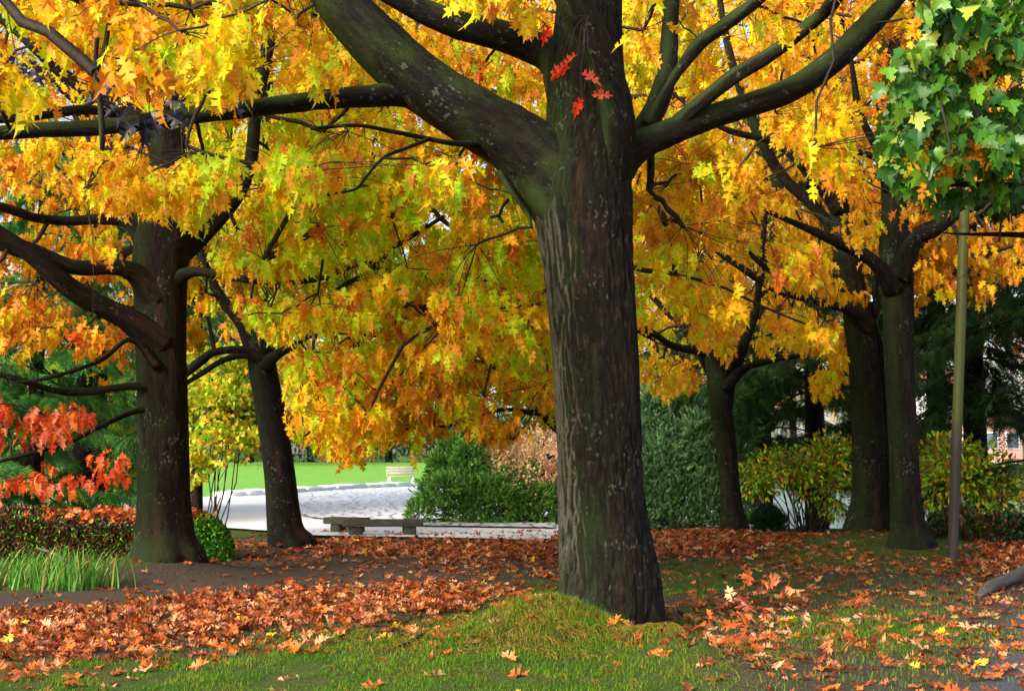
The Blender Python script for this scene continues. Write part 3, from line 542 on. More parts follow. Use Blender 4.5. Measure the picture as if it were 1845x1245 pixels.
# leafy crowns
keep([(1716, 1004, 15), (1737, 380, 15)], 19.8)
crown(clusters([(-350, 420, -160, 200, 7.0, 11.5, 260), (380, 1000, -160, 330, 8.5, 13, 400), (1120, 1700, -160, 300, 9, 13.5, 230), (330, 560, 200, 330, 8, 9.5, 16), (340, 985, 330, 640, 11.2, 14, 190), (1150, 1560, 240, 600, 12, 14.2, 80), (225, 410, 270, 425, 9.8, 11.5, 30), (430, 700, 640, 770, 12.5, 14, 26), (-400, 0, -100, 500, 7, 11, 60),
   (1700, 2300, -160, 250, 9, 14, 60)], .38), A[1], A[0], nleaf=10, ls=(.12, .19))
crown(clusters([(-350, 620, -160, 480, 13.5, 20, 1200), (-300, 250, 400, 690, 13.5, 18, 260), (330, 720, 300, 600, 13.5, 17, 240), (190, 410, 280, 420, 12.5, 15, 70), (330, 460, 430, 640, 16, 19, 60)], .40), B[1], B[0], nleaf=10, ls=(.11, .175))
rd = clusters([(-60, 245, 705, 870, 14.5, 16.4, 55)], .44, hole=False); rd = rd[(rd[:, 4] > 715+.0*rd[:, 3])]
crown(rd, [q for q in B[1] if q[2] < 3.0], B[0], nleaf=7, name='low_spray', hubf=5, ls=(.12, .17), lcol=lambda n: np.clip(lin(np.array([(.90, .36, .14), (.78, .26, .13), (.95, .50, .17), (.93, .55, .42)]))[rng.integers(0, 4, n)]*rng.uniform(.7, 1.1, (n, 1)), 0, 1))['label'] = 'low branch spray of red leaves'
crown(clusters([(250, 800, -100, 700, 19, 25, 750), (470, 700, 560, 830, 20, 24, 150)], .40), Ct[1], Ct[0], 1)
crown(clusters([(1130, 1560, 100, 720, 23, 29, 800), (1140, 1320, 560, 715, 23, 26, 90)], .40), D[1], D[0], 1)
crown(clusters([(1150, 1720, -100, 700, 20.5, 28, 900), (1400, 1560, 500, 730, 21.5, 24, 70)], .41), E[1], E[0], 1)
crown(clusters([(1350, 2050, -100, 560, 18, 24, 900), (1560, 1850, 380, 570, 19, 23, 120)], .41), Ft[1], Ft[0], 1)
crown(clusters([(440, 1020, 330, 830, 14, 20, 950), (1120, 1480, 200, 640, 14.5, 20, 420), (520, 1450, -150, 340, 14.5, 20.5, 900), (480, 1000, 600, 830, 15, 18, 200)], .39), Ht[1], Ht[0], nleaf=10, ls=(.11, .17))
# oaks of the back row
for (px, d, w, lab, rg) in [(150, 33, 44, 'back row oak standing behind the mossy oak at the left', (-300, 450, -100, 560)), (985, 40, 30, 'back row oak above the slab bench, its trunk lost in yellow leaves', (350, 1000, -100, 700)),
                        (1215, 36, 30, 'back row oak behind the grey green pine shrub', (950, 1500, -100, 600)), (1690, 34, 36, 'back row oak behind the dark spruces at the right', (1400, 2150, -100, 520)), (300, 42, 26, 'back row oak between the mossy oak and the leaning oak', (200, 750, -100, 640))]:
    zb = P(px, 600, d)
    if px == 690 or px == 430: gy = 560; tr = [(px, 560, w), (px+5, 300, w*.8), (px-5, 0, w*.6), (px, -200, w*.3)]
    x = zb[0]; gz0 = float(H(x, d)); pyb = float(project(np.array([x, d, gz0]))[1][0])
    tr = [(px, pyb, w*1.4), (px+2, pyb-40, w), (px-4, 600, w*.9), (px+6, 400, w*.8), (px-5, 150, w*.6), (px, -150, w*.3)]
    if px in (690, 430): tr = [(a+ (60 if px == 690 else -50)*0, b_, c) for a, b_, c in tr]
    lm = [[(px, 620-k*110, w*.7), (px+s*90, 560-k*110, w*.45), (px+s*210, 530-k*115, w*.3, s*1.0), (px+s*330, 480-k*120, w*.15, s*1.5)] for k in range(5) for s in (-1, 1)]
    if px in (690,): tr = tr
    o = oak_tree(d, tr, lm, (M_barkC, M_barkC), lab, seg=20, limbkeep=1000, keep_from=(5000, 6000))
    a, b_, c, e = rg; nn = 1000
    crown(clusters([(a, b_, c, e, d-3.5, d+3.5, nn)], .36), o[1], o[0], 2, 12, (.17, .26))
# maple whose green branches reach in from the right
mb = MB(); mx = P(2240, 900, 10.5); root = empty('maple_tree', (mx[0], mx[1], float(H(mx[0], mx[1]))), 'green leaved maple reaching into the top right corner', 'tree')
tp = [[mx[0], mx[1], -.2, .2], [mx[0], mx[1], 1.5, .16], [mx[0]-.1, mx[1], 3.5, .13], [mx[0], mx[1]+.1, 6, .09], [mx[0], mx[1], 8, .03]]
tube(mb, tp, 24, .15, base=True); mb.build('trunk', M_barkC, root, smooth=True); sk = []
for (h, e) in ((2.6, (1600, 330, 9.4)), (3.2, (1640, 180, 10)), (3.8, (1650, 60, 9.6)), (4.2, (1700, -60, 10.5)), (2.2, (1700, 420, 10.8)), (3, (1760, 250, 9))):
    q = P(*e); s = np.array([mx[0], mx[1], h]); m_ = (s+q)/2+np.array([0, .2, .35]); mb = MB(); tube(mb, [[*s, .06], [*m_, .035], [*q, .006]], 8, .1); mb.build('limb', M_barkC, root, smooth=True); sk += [s*(1-t)**2+2*m_*t*(1-t)+q*t*t for t in np.linspace(.1, 1, 14)]
gc = lambda n: np.clip(lin(np.array([(.19, .38, .10), (.27, .47, .12), (.38, .56, .14), (.20, .42, .18), (.56, .62, .18)]))[rng.choice(5, n, p=[.3, .3, .2, .15, .05])]*rng.uniform(.7, 1.2, (n, 1)), 0, 1)
cl = clusters([(1575, 2300, -150, 350, 8.6, 11.5, 640)], .46, keep=False, hole=False)
lim = np.interp(cl[:, 4], [-150, 30, 150, 230, 300, 340, 390], [1700, 1670, 1610, 1595, 1595, 1625, 1750]); cl = cl[cl[:, 3] > lim+rng.normal(0, 10, len(cl))]
crown(cl, sk, root, nleaf=7, ls=(.10, .155), lcol=gc, tmpl=MAP, mat_=M_green)
print('trees built')
# ------------------------------------------------------------------ conifers and shrubs
def spruce(px, d, h, rad, z0, colr, label, nb=70, droop=.35, cat='tree', dens=1.0, name='spruce_tree', fl=.42, group=None):
    b = P(px, 900, d); x, y = b[0], b[1]; z = float(H(x, y)); root = empty(name, (x, y, z), label, cat, group)
    mb = MB(); tube(mb, [[x, y, z-.2, .02*h+.04], [x, y, z+h*.5, .012*h+.02], [x, y, z+h, .01]], 12, .4, base=True); mb.build('trunk', M_barkC, root, smooth=True)
    mb = MB(); A_, B_, RA = [], [], []; pp, dd_, up = [], [], []
    for k in range(nb):
        t = (k+rng.random())/nb; hz = z0+(h-z0)*t; L = rad*(1-t)**.75*rng.uniform(.75, 1.1)+.2; a = rng.random()*6.28; o = np.array([math.cos(a), math.sin(a), 0])
        s = np.array([x, y, z+hz]); dr = droop*rng.uniform(.5, 1.3); e = s+o*L+np.array([0, 0, -dr*L]); A_.append(s); B_.append(e); RA.append(.006+.007*L)
        m = int(L*38*dens)+4
        tt = rng.uniform(.15, 1, m)[:, None]; q = s*(1-tt)+e*tt+np.array([0, 0, 1])*L*.16*tt*(1-tt)
        side = np.cross(o, [0, 0, 1.]); sg = rng.choice([-1, 1], m)[:, None]; v = nrm(o*.6+side*sg*rng.uniform(.2, 1.1, (m, 1))+np.array([0, 0, -1])*rng.uniform(.1, .9, (m, 1)))
        off = rng.uniform(0, .35, (m, 1))*(1-tt*.5)*min(L*.5, .8); pp.append(q+side*sg*off+np.array([0, 0, -.3])*off); dd_.append(v)
    twigs(mb, np.array(A_), np.array(B_), np.array(RA), np.array(RA)*.25, .1, m=1, n=7, sd=5)
    pp = np.vstack(pp); dd_ = np.vstack(dd_); n = len(pp); X, Y, Z = frames(dd_, np.tile([0, 0, 1.], (n, 1)), .6); w = rng.integers(0, 2, n)
    col = lin(np.array(colr))[rng.integers(0, len(colr), n)]*rng.uniform(.7, 1.25, (n, 1))
    for k in (0, 1): s = w == k; scatter(mb, FROND[k], pp[s], X[s], Y[s], Z[s], rng.uniform(fl*.7, fl*1.2, s.sum()), col[s])
    mb.build('crown', [M_need, M_twig], root); return root
DK = [(.16, .30, .14), (.22, .36, .15), (.13, .25, .13), (.26, .38, .14)]
MG = [(.26, .52, .22), (.34, .60, .22), (.22, .48, .27), (.44, .62, .2)]
spruce(1470, 31, 11, 4.0, 2.9, DK, 'dark drooping spruce behind the slender crooked oak', 85, .35, dens=.9)
spruce(1760, 27.5, 11, 3.0, 2.5, DK, 'dark spruce with drooping boughs behind the square post', 80, .4, dens=1.)
spruce(1375, 35, 12, 3.6, 2.2, DK, 'dark spruce glimpsed right of the slender crooked oak', 65, .35)
spruce(1255, 40, 12, 3.8, 2.5, DK, 'distant dark spruce above the grey green pine shrub', 60, .35)
spruce(1600, 38, 12, 4.0, 3.4, DK, 'dark spruce standing behind the twin stemmed oak', 60, .4)
spruce(1930, 24, 12, 3.5, 1.2, DK, 'dark spruce at the far right edge', 70, .4)
spruce(60, 30, 9, 2.8, .4, MG, 'bright green hemlock at the left edge', 90, .3, dens=1., name='hemlock_tree', group=None)
spruce(175, 34, 10, 2.8, .6, MG, 'green hemlock seen left of the mossy oak', 80, .35, name='hemlock_tree')
spruce(-140, 27, 9, 2.8, .3, MG, 'green hemlock outside the hedge at the far left', 60, .35, name='hemlock_tree')
spruce(350, 25.5, 6.5, 1.25, 2.0, [(.20, .38, .13), (.30, .46, .13), (.16, .32, .14)], 'dark cedar bough tree between the mossy oak and the leaning oak', 60, .35, name='cedar_tree', dens=.9)
def lobes_pts(cx, cy, z, lb, n, shell=.72, n2=2):
    """points and outward directions over a union of ellipsoid lobes (dx,dy,dz,rx,ry,rz)"""
    ps, ds = [], []; vol = np.array([(l[3]*l[5])**.85 for l in lb]); vol = vol/vol.sum()
    for l, v in zip(lb, vol):
        m = int(n*v)+1; u = nrm(rng.normal(0, 1, (m, 3))); u[:, 2] = np.abs(u[:, 2])*np.where(rng.random(m) < .7, 1, -1)
        r = shell+(1-shell)*rng.random((m, 1))**.6; r = r*(1+.25*(vn(u*3+l[0]*3, 31)[:, None]-.5)*2)
        p = np.array([cx+l[0], cy+l[1], z+l[2]])+u*r*np.array(l[3:6]); ps.append(p); ds.append(nrm(u/np.array(l[3:6])))
    p = np.vstack(ps); d = np.vstack(ds); k = p[:, 2] > z-.02; return p[k], d[k]
def shrub(name, px, d, lb, n, T, size, cols, label, cat='shrub', upb=.5, m=None, stems=10, mixtip=None, group=None, shell=.6, srad=.02, py=None):
    b = P(px, 900, d); x, y = b[0], b[1]; z = float(H(x, y)); root = empty(name, (x, y, z), label, cat, group)
    p, o = lobes_pts(x, y, z, lb, n, shell); N = len(p); dirv = nrm(o*(1-upb)+np.array([0, 0, upb])+rng.normal(0, .25, (N, 3)))
    X, Y, Z = frames(dirv, nrm(o+np.array([.01, .02, .3])), .8); mb = MB(); w = rng.integers(0, len(T), N)
    col = lin(np.array(cols))[rng.integers(0, len(cols), N)]*rng.uniform(.75, 1.2, (N, 1)); col = col*(.65+.8*vn(p*2.6, 41)[:, None])
    for k in range(len(T)):
        s = w == k; scatter(mb, T[k], p[s], X[s], Y[s], Z[s], rng.uniform(size*.7, size*1.25, s.sum()), col[s], 0, lin(np.array(mixtip)) if mixtip else None, rng.random(s.sum())*.6 if mixtip else None)
    mb.build('foliage', m or M_green, root)
    mb = MB(); e = p[rng.integers(0, N, stems*4)]; bs = np.array([x, y, z-.05])+np.stack([rng.normal(0, .12, stems*4), rng.normal(0, .1, stems*4), 0*e[:, 0]], 1)+(e-np.array([x, y, z]))*np.array([.25, .25, 0])
    twigs(mb, bs, e, np.full(len(e), srad), np.full(len(e), srad*.25), .1, n=7, sd=5); mb.build('stem', M_twig, root); return root
PG = [(.36, .58, .22), (.48, .70, .27), (.30, .50, .20), (.36, .60, .30)]
lbs = [(-.9, 0, .45, .6, .6, .7), (-.55, -.1, 1.05, .65, .6, .65), (-.1, .1, 1.2, .75, .7, .65), (.45, -.2, .55, .7, .5, .5), (.0, -.4, .5, .9, .5, .6), (.9, -.2, .5, .7, .6, .5), (-1.2, -.1, .25, .45, .5, .35), (1.1, -.3, .3, .5, .5, .4), (-.75, 0, 1.35, .35, .4, .4)]
lbs = lbs + [(rng.uniform(-1.2, 1.2), -.35+rng.normal(0, .2), rng.uniform(.3, 1.1), .3, .3, .3) for _ in range(8)]+[(a_, -.45+.3*(i % 2), z_, .27, .27, .25) for i, (a_, z_) in enumerate([(-1.35, .25), (-1.1, .75), (-.95, 1.25), (-.7, 1.72), (-.3, 1.6), (-.05, 1.85), (.3, 1.0), (.8, .8), (1.2, .6), (-.6, .15), (-.1, .12), (.4, .15), (.9, .15), (1.35, .3), (-.5, .9), (.1, .95), (.6, .65), (-.2, .5)])]
shrub('pine_shrub', 872, 31, lbs, 11000, BRUSH, .15, PG, 'dense green mugo pine shrub behind the right end of the slab bench', m=M_need, mixtip=(.66, .78, .34), upb=.22, stems=3, shell=.72)
lb2 = [(0, 0, .6, 1.1, .8, .8), (-.5, 0, 1.4, .7, .6, .8), (.4, 0, 1.3, .6, .6, .7), (-.8, 0, 2.0, .45, .4, .7), (.9, 0, .7, .5, .5, .6), (.1, -.3, .4, 1.2, .5, .5), (-.9, .0, .9, .7, .6, .8), (-.75, 0, 2.5, .2, .2, .5), (.2, 0, 1.9, .3, .3, .5)]
lb2 = lb2+[(rng.uniform(-1.2, 1.1), -.3, rng.uniform(.3, 2.0), .28, .28, .36) for _ in range(26)]+[(a_, -.5, .15, .35, .3, .25) for a_ in (-1, -.5, 0, .5, 1)]
shrub('pine_shrub', 1240, 29.5, lb2, 9500, BRUSH, .19, [(.42, .62, .42), (.54, .72, .50), (.34, .52, .36), (.46, .64, .38)], 'grey green pine shrub with upright shoots right of the big trunk', m=M_need, mixtip=(.58, .70, .46), upb=.35, stems=3, shell=.7)
shrub('azalea_shrub', 942, 31.0, [(-.3, 0, 1.35, .65, .6, .6), (.5, 0, 1.5, .8, .6, .7), (0, -.2, .9, 1, .5, .7), (-.55, 0, 1.2, .4, .5, .6), (1.2, 0, 1.4, .6, .6, .7)], 6500, ELL, .085, [(.98, .82, .70), (.96, .75, .62), (.99, .88, .72), (.88, .86, .55), (.95, .66, .54)], 'salmon pink azalea rising behind the mugo pine shrub', upb=.3, m=M_leaf)
shrub('maple_shrub', 362, 24, [(.45, 0, 1.7, .75, .7, .35), (0, .2, 2.3, 1.0, .8, .5), (-.2, 0, 1.3, .4, .5, .35), (.4, .3, 2.9, .9, .8, .5)], 3000, MAP, .10, [(.86, .88, .2), (.66, .80, .2), (.94, .74, .24), (.52, .70, .18)], 'yellow green shrub with thin stems above the clipped hedge', upb=.1, m=M_leaf, stems=3, shell=.2, srad=.014)
shrub('maple_shrub', 180, 36, [(0, 0, 1.8, 2.6, .9, .9), (-.5, .2, 3.2, 2.5, .8, .9), (.8, 0, .9, 1.2, .8, .8)], 9000, MAP, .12, [(.78, .88, .2), (.66, .82, .2), (.93, .86, .25)], 'lime green undergrowth shrub glimpsed beyond the hemlocks', upb=.1, m=M_leaf, stems=8, shell=.15)
GB = [(.52, .76, .16), (.68, .84, .18), (.42, .66, .14), (.84, .84, .22), (.84, .58, .2)]
shrub('leafy_shrub', 1450, 28.6, [(-.2, 0, 1.25, 1.2, .8, .45), (.3, 0, .9, .7, .6, .55), (-.9, 0, 1.0, .5, .5, .4), (.6, .1, 1.5, .8, .6, .5), (.5, -.1, .45, .25, .3, .3)], 3300, ELL, .11, GB, 'loose green shrub hanging over the lake view', upb=-.25, stems=8, shell=.1, srad=.018)
shrub('leafy_shrub', 1750, 25.5, [(-.1, 0, 1.0, 1.3, .8, .75), (.6, 0, .7, .8, .6, .6), (-.4, 0, 1.5, .7, .6, .4)], 3000, ELL, .12, GB, 'green shrub turning yellow behind the square post', upb=-.1, stems=8, shell=.1, srad=.02)
shrub('leafy_shrub', 1650, 31, [(0, 0, 1.5, 1.1, .8, .8), (.4, 0, .8, .8, .6, .5)], 2200, ELL, .12, GB, 'sunlit lime shrub glimpsed between the straight oak and the post', upb=-.1, stems=6, shell=.1)
shrub('leafy_shrub', 2050, 24, [(0, 0, .9, 1.5, .9, .9)], 3500, ELL, .12, GB, 'green shrub outside the right edge', upb=-.1, stems=6, shell=.1)
shrub('low_shrub', 1770, 21.8, [(0, 0, .15, 1.0, .5, .25), (-.3, .2, .25, .4, .4, .25), (.6, .1, .2, .5, .4, .2)], 2600, ELL, .09, [(.10, .24, .10), (.14, .30, .10), (.35, .16, .08)], 'low dark green shrub at the foot of the square post', upb=.2, stems=5)
shrub('low_shrub', 1385, 27.6, [(0, 0, .2, .35, .3, .3)], 900, NEED, .12, [(.08, .2, .12), (.1, .24, .12)], 'small dark bush between the slender oak and the lake', upb=.5, stems=4, m=M_need)
# clipped hedge behind the left oak
hd = 20.0; hl = P(-180, 900, hd)[0]; hr = P(422, 900, hd)[0]; root = empty('clipped_hedge', ((hl+hr)/2, hd, float(H((hl+hr)/2, hd))), 'clipped rounded hedge behind the mossy oak, rusty leaves lying on top', 'hedge')
n = 30000; u = rng.random(n)*(hr-hl)+hl; a = rng.uniform(-.3, math.pi+.3, n); endf = np.clip((hr-u)/.45, 0, 1)**.5
hh = .66*endf+.22*(vn(np.stack([u*1.5, 0*u, 0*u], 1), 50)-.5); rr = rng.uniform(.85, 1.02, n); zz = float(H(hl+3, hd))
py_ = hd-np.cos(a)*.5*endf*rr; pz = np.where(np.sin(a) > 0, np.abs(np.sin(a))**.5, 0)*hh*rr
front = rng.random(n) < .35; pz = np.where(front, rng.random(n)*hh*.85, pz); py_ = np.where(front, hd-.5*endf*rr, py_); p = np.stack([u, py_, H(u, py_)*0+zz+pz+.0], 1)
o = nrm(np.stack([.3*(endf < .99), np.cos(a)*-1, np.sin(a)+.2], 1)); X, Y, Z = frames(nrm(o+rng.normal(0, .5, (n, 3))), o, .6); cols = lin(np.array([(.24, .52, .10), (.36, .66, .14), (.18, .42, .10), (.48, .70, .16)]))[rng.integers(0, 4, n)]
le = (u < P(345, 900, hd)[0]); rdk = lin(np.array([(.28, .14, .07), (.36, .18, .08), (.16, .16, .07)]))[rng.integers(0, 3, n)]; cols = np.where((le & (rng.random(n) < .8))[:, None], rdk, cols)
mb = MB(); scatter(mb, ELL[0], p, X, Y, Z, rng.uniform(.04, .07, n), cols*rng.uniform(.7, 1.2, (n, 1))); mb.build('foliage', M_green, root)
mb = MB(); q = np.array([[hl, hd, zz+.3, .28], [(hl+hr)/2, hd, zz+.3, .30], [hr-.5, hd, zz+.3, .28], [hr-.28, hd, zz+.28, .14]]); tube(mb, q, 14, .3, .1); mb.build('branch_core', M_twig, root)
n = 420; u = rng.uniform(hl, P(380, 900, hd)[0], n); y_ = hd+rng.uniform(-.45, .3, n); X, Y, Z = frames(rng.normal(0, 1, (n, 3))*[1, 1, .4], np.tile([0, -.3, 1.], (n, 1)), .6)
mb = MB(); scatter(mb, DRY[0], np.stack([u, y_, zz+.66+0*u-.5*np.abs(y_-hd)**2+rng.uniform(-.05, .06, n)], 1), X, Y, Z, rng.uniform(.1, .16, n), lin(np.array([(.80, .36, .14), (.65, .25, .12), (.9, .5, .2)]))[rng.integers(0, 3, n)]); tag(mb.build('caught_leaves', M_dry, root), kind='stuff')
# strap leaved clumps at the left
for i, (px, d, nb_, L, lab) in enumerate([(75, 15.6, 150, .34, 'leftmost clump of strappy green blades at the left edge'), (135, 15.2, 170, .42, 'tallest clump of strappy green blades beside the dirt path'), (60, 17.5, 120, .30, 'small grass clump tucked below the hedge'), (-60, 15.5, 140, .4, 'clump of green blades just outside the left edge')]):
    b = P(px, 1000, d); z = float(H(b[0], d)); root = empty('grass_clump', (b[0], d, z), lab, 'plant', 'strappy clumps at the left'); mb = MB()
    s = np.array([b[0], d, z])+np.stack([rng.normal(0, .24, nb_), rng.normal(0, .16, nb_), -.02+np.zeros(nb_)], 1); a = rng.random(nb_)*6.28; ln = rng.uniform(.5, 1.2, nb_)*L
    e = s+np.stack([np.cos(a)*ln*.5+.08, np.sin(a)*ln*.5, ln], 1); t = np.linspace(0, 1, 5)[None, :, None]; c = s+(e-s)*[.3, .3, .75]
    Xc = s[:, None]*(1-t)**2+2*c[:, None]*t*(1-t)+e[:, None]*t*t; wv = np.stack([np.sin(a), -np.cos(a), 0*a], 1)[:, None]*(.009*(1-t**2)+.0005)+0*Xc
    V = np.stack([Xc-wv, Xc+wv], 2).reshape(-1, 3); k = np.arange(nb_)[:, None]*10+np.arange(4)[None]*2; F = np.stack([k, k+1, k+3, k+2], -1).reshape(-1, 4)
    mb.add(V, F, np.repeat(lin(np.array([(.30, .52, .18), (.42, .62, .26), (.24, .44, .14), (.68, .66, .36)]))[rng.choice(4, nb_, p=[.35, .3, .25, .1])], 10, 0)); mb.build('blades', M_grass, root)
# ------------------------------------------------------------------ far side: trees, hedge and house
def far_tree(px, d, h, r, cols, label, name='far_tree', n=2600, z0=.22, leaf=.4):
    b = P(px, 800, d); x, y = b[0], b[1]; z = float(H(x, y)); root = empty(name, (x, y, z), label, 'tree', 'trees beyond the lawn and lake')
    mb = MB(); tube(mb, [[x, y, z-.3, .35], [x, y, z+h*.3, .28], [x+.2, y, z+h*.8, .08]], 10, 1, base=True); mb.build('trunk', M_barkC, root, smooth=True)
    lb = [(rng.uniform(-.5, .5)*r, rng.uniform(-.4, .4)*r, h*(z0+.12+(1-z0-.2)*rng.random()), r*rng.uniform(.35, .6), r*rng.uniform(.35, .6), h*rng.uniform(.12, .2)) for _ in range(12)]
    p, o = lobes_pts(x, y, z, lb, n, .5); N = len(p); X, Y, Z = frames(nrm(o+rng.normal(0, .5, (N, 3))), o, .8); mb = MB()
    scatter(mb, OAKL[0], p, X, Y, Z, rng.uniform(leaf*.7, leaf*1.3, N), lin(np.array(cols))[rng.integers(0, len(cols), N)]*rng.uniform(.7, 1.2, (N, 1))); mb.build('crown', M_leaf, root)
YO = [(.95, .80, .15), (.95, .65, .15), (.85, .80, .2)]; OR = [(.90, .50, .15), (.80, .42, .15), (.93, .62, .2)]; GN = [(.18, .40, .15), (.25, .48, .18), (.14, .34, .18)]; DG = [(.08, .26, .14), (.10, .30, .14), (.07, .22, .13)]; PK = [(.90, .55, .40), (.85, .45, .35), (.92, .68, .4)]
names = {id(YO): 'yellow', id(OR): 'orange', id(GN): 'green', id(DG): 'dark green', id(PK): 'salmon'}
wh = ['far left, beyond the hemlocks', 'beyond the lawn left of the mossy oak', 'beyond the lawn between the two left oaks', 'behind the leaning oak', 'above the left of the far hedge', 'above the middle of the far hedge', 'above the right of the far hedge', 'behind the mugo pine shrub', 'behind the big trunk', 'across the lake by the grey green pine', 'across the lake behind the slender oak', 'across the lake behind the twin stemmed oak', 'across the lake left of the house', 'across the lake right of the house', 'beyond the lake outside the right edge']
for i, (px, d, h, r, cs) in enumerate([(-250, 100, 15, 9, GN), (60, 105, 16, 9, OR), (330, 98, 13, 7, YO), (450, 112, 15, 7, PK), (560, 118, 16, 8, YO), (700, 120, 18, 8, GN), (830, 118, 15, 7, OR), (930, 110, 16, 8, GN), (1060, 120, 16, 8, YO), (1170, 122, 15, 7, YO), (1300, 128, 14, 8, PK), (1430, 130, 14, 8, YO), (1570, 128, 15, 6, GN), (1890, 130, 15, 7, OR), (2100, 130, 15, 9, GN)]):
    far_tree(px, d, h, r, cs, names[id(cs)]+' leaved tree '+wh[i])
for i, px in enumerate([430, 530, 610, 690, 770, 850, 960]):
    shrub('far_shrub', px, 112+i % 2*2, [(0, 0, 1.6, 3.2, 1.6, 1.8), (1.2, 0, 2.6, 2.0, 1.2, 1.6), (-1.4, 0, 2.4, 1.8, 1.2, 1.4)], 1500, OAKL, .42, DG if i % 3 else GN, ['leftmost', 'second', 'third', 'fourth', 'fifth', 'sixth', 'rightmost'][i]+' of the dark green shrubs bordering the far end of the lawn', group='dark shrubs along the far lawn edge', stems=3, shell=.4)
hb = P(1735, 700, 118); hz = float(H(hb[0], hb[1])); root = empty('brick_house', (hb[0], 124, hz), 'pinkish brick house with white walls across the lake', 'house')
x0 = P(1650, 700, 124)[0]; x1 = P(1840, 700, 124)[0]; cxh = (x0+x1)/2; wd = x1-x0
M_white = plain('white_render', (.70, .70, .74), (.78, .78, .82), 2, .8); M_brick = plain('pink_brick', (.42, .22, .17), (.55, .33, .26), 9, .85); M_roof = plain('roof_tile', (.30, .12, .08), (.42, .18, .11), 5, .8); M_glass = plain('window_glass', (.05, .07, .1), (.09, .11, .15), 1, .1)
zt = float(P(1700, 762, 124)[2])
mb = MB(); box(mb, (cxh, 128, hz+(zt-hz)/2-.3), (wd, 8, zt-hz+.6), bev=.02); mb.build('wall', M_brick, root)
zt2 = zt+3.2; mb = MB(); box(mb, (cxh-wd*.2, 128.5, (zt+zt2)/2), (wd*.55, 6.5, zt2-zt-.01), bev=.02); mb.build('upper_wall', M_white, root)
def gable(cx, cy, w, dp, z, h, nm):
    V = [(cx-w/2, cy-dp/2, z), (cx+w/2, cy-dp/2, z), (cx+w/2, cy+dp/2, z), (cx-w/2, cy+dp/2, z), (cx-w/2+1, cy, z+h), (cx+w/2-1, cy, z+h)]; mb = MB()
    mb.add(V, [(0, 1, 5, 4), (2, 3, 4, 5), (1, 2, 5, 5), (3, 0, 4, 4), (0, 3, 2, 1)]); return mb.build(nm, M_roof, root)
gable(cxh, 128, wd+1, 9.2, zt+.004, .9, 'porch_roof'); gable(cxh-wd*.2, 128.5, wd*.55+.8, 7.4, zt2+.004, 1.8, 'roof')
for i in range(5):
    for zz_ in (hz+1.6, hz+4.2):
        mb = MB(); xx = x0+wd*(i+.5)/5; box(mb, (xx, 123.96, zz_), (1.2, .12, 1.5), bev=.05); w_ = mb.build('window', M_white, root); mb = MB(); box(mb, (xx, 123.88, zz_), (1.0, .06, 1.3), bev=.05); mb.build('pane', M_glass, w_)
# ------------------------------------------------------------------ benches, post, log
M_wood = plain('weathered_wood', (.030, .029, .022), (.085, .08, .064), 5, .8, (1, 8, 8)); M_leg = plain('dark_leg', (.025, .024, .022), (.07, .065, .055), 8, .85)
def bench(name, d, top, legs, label, th=.13, wdt=.42):
    a = P(top[0], 940, d+top[2]); e = P(top[1], 940, d+top[3]); c = (a+e)/2; z = float(H(c[0], c[1])); root = empty(name, (c[0], c[1], z), label, 'bench', 'low slab benches by the path')
    L = np.linalg.norm((e-a)[:2]); rz = math.atan2(e[1]-a[1], e[0]-a[0]); h = .33
    mb = MB(); box(mb, (c[0], c[1], z+h-th/2), (L, wdt, th), rz, bev=.15); mb.build('seat', M_wood, root)
    for t in legs:
        q = a+(e-a)*t; mb = MB(); box(mb, (q[0], q[1], z+(h-th)/2-.06), (.22, wdt*.8, h-th+.119), rz, bev=.12); mb.build('leg', M_leg, root)
    return root
bench('slab_bench', 26.6, (618, 760, -.15, .15), (.16, .84), 'long low weathered slab bench in front of the paved bank')
bench('slab_bench', 27.6, (594, 656, .3, -.15), (.3, .75), 'short slab bench poking out behind the left end of the long one')
fb = P(722, 875, 68); z = float(H(fb[0], fb[1]))+.03; root = empty('park_bench', (fb[0], fb[1], z), 'slatted park bench with backrest and white legs on the bright lawn', 'bench'); rz = math.radians(12)
M_slat = plain('bench_slat', (.20, .17, .16), (.40, .35, .33), 4, .7, (1, 8, 8)); M_wm = plain('white_metal', (.68, .7, .7), (.75, .76, .76), 4, .4)
def rot(p): return (fb[0]+p[0]*math.cos(rz)-p[1]*math.sin(rz), fb[1]+p[0]*math.sin(rz)+p[1]*math.cos(rz), z+p[2])
mb = MB()
for k in range(4): box(mb, rot((.0, -.22+k*.13, .44)), (1.35, .11, .045), rz)
mb.build('seat', M_slat, root); mb = MB()
for k in range(3): box(mb, rot((.0, .26+k*.03, .58+k*.13)), (1.35, .035, .09), rz, rx=-.2)
mb.build('backrest', M_slat, root)
for sx in (-.55, .55):
    for yy in (-.2, .2): mb = MB(); box(mb, rot((sx, yy, .2)), (.07, .07, .42), rz); mb.build('leg', M_wm, root)
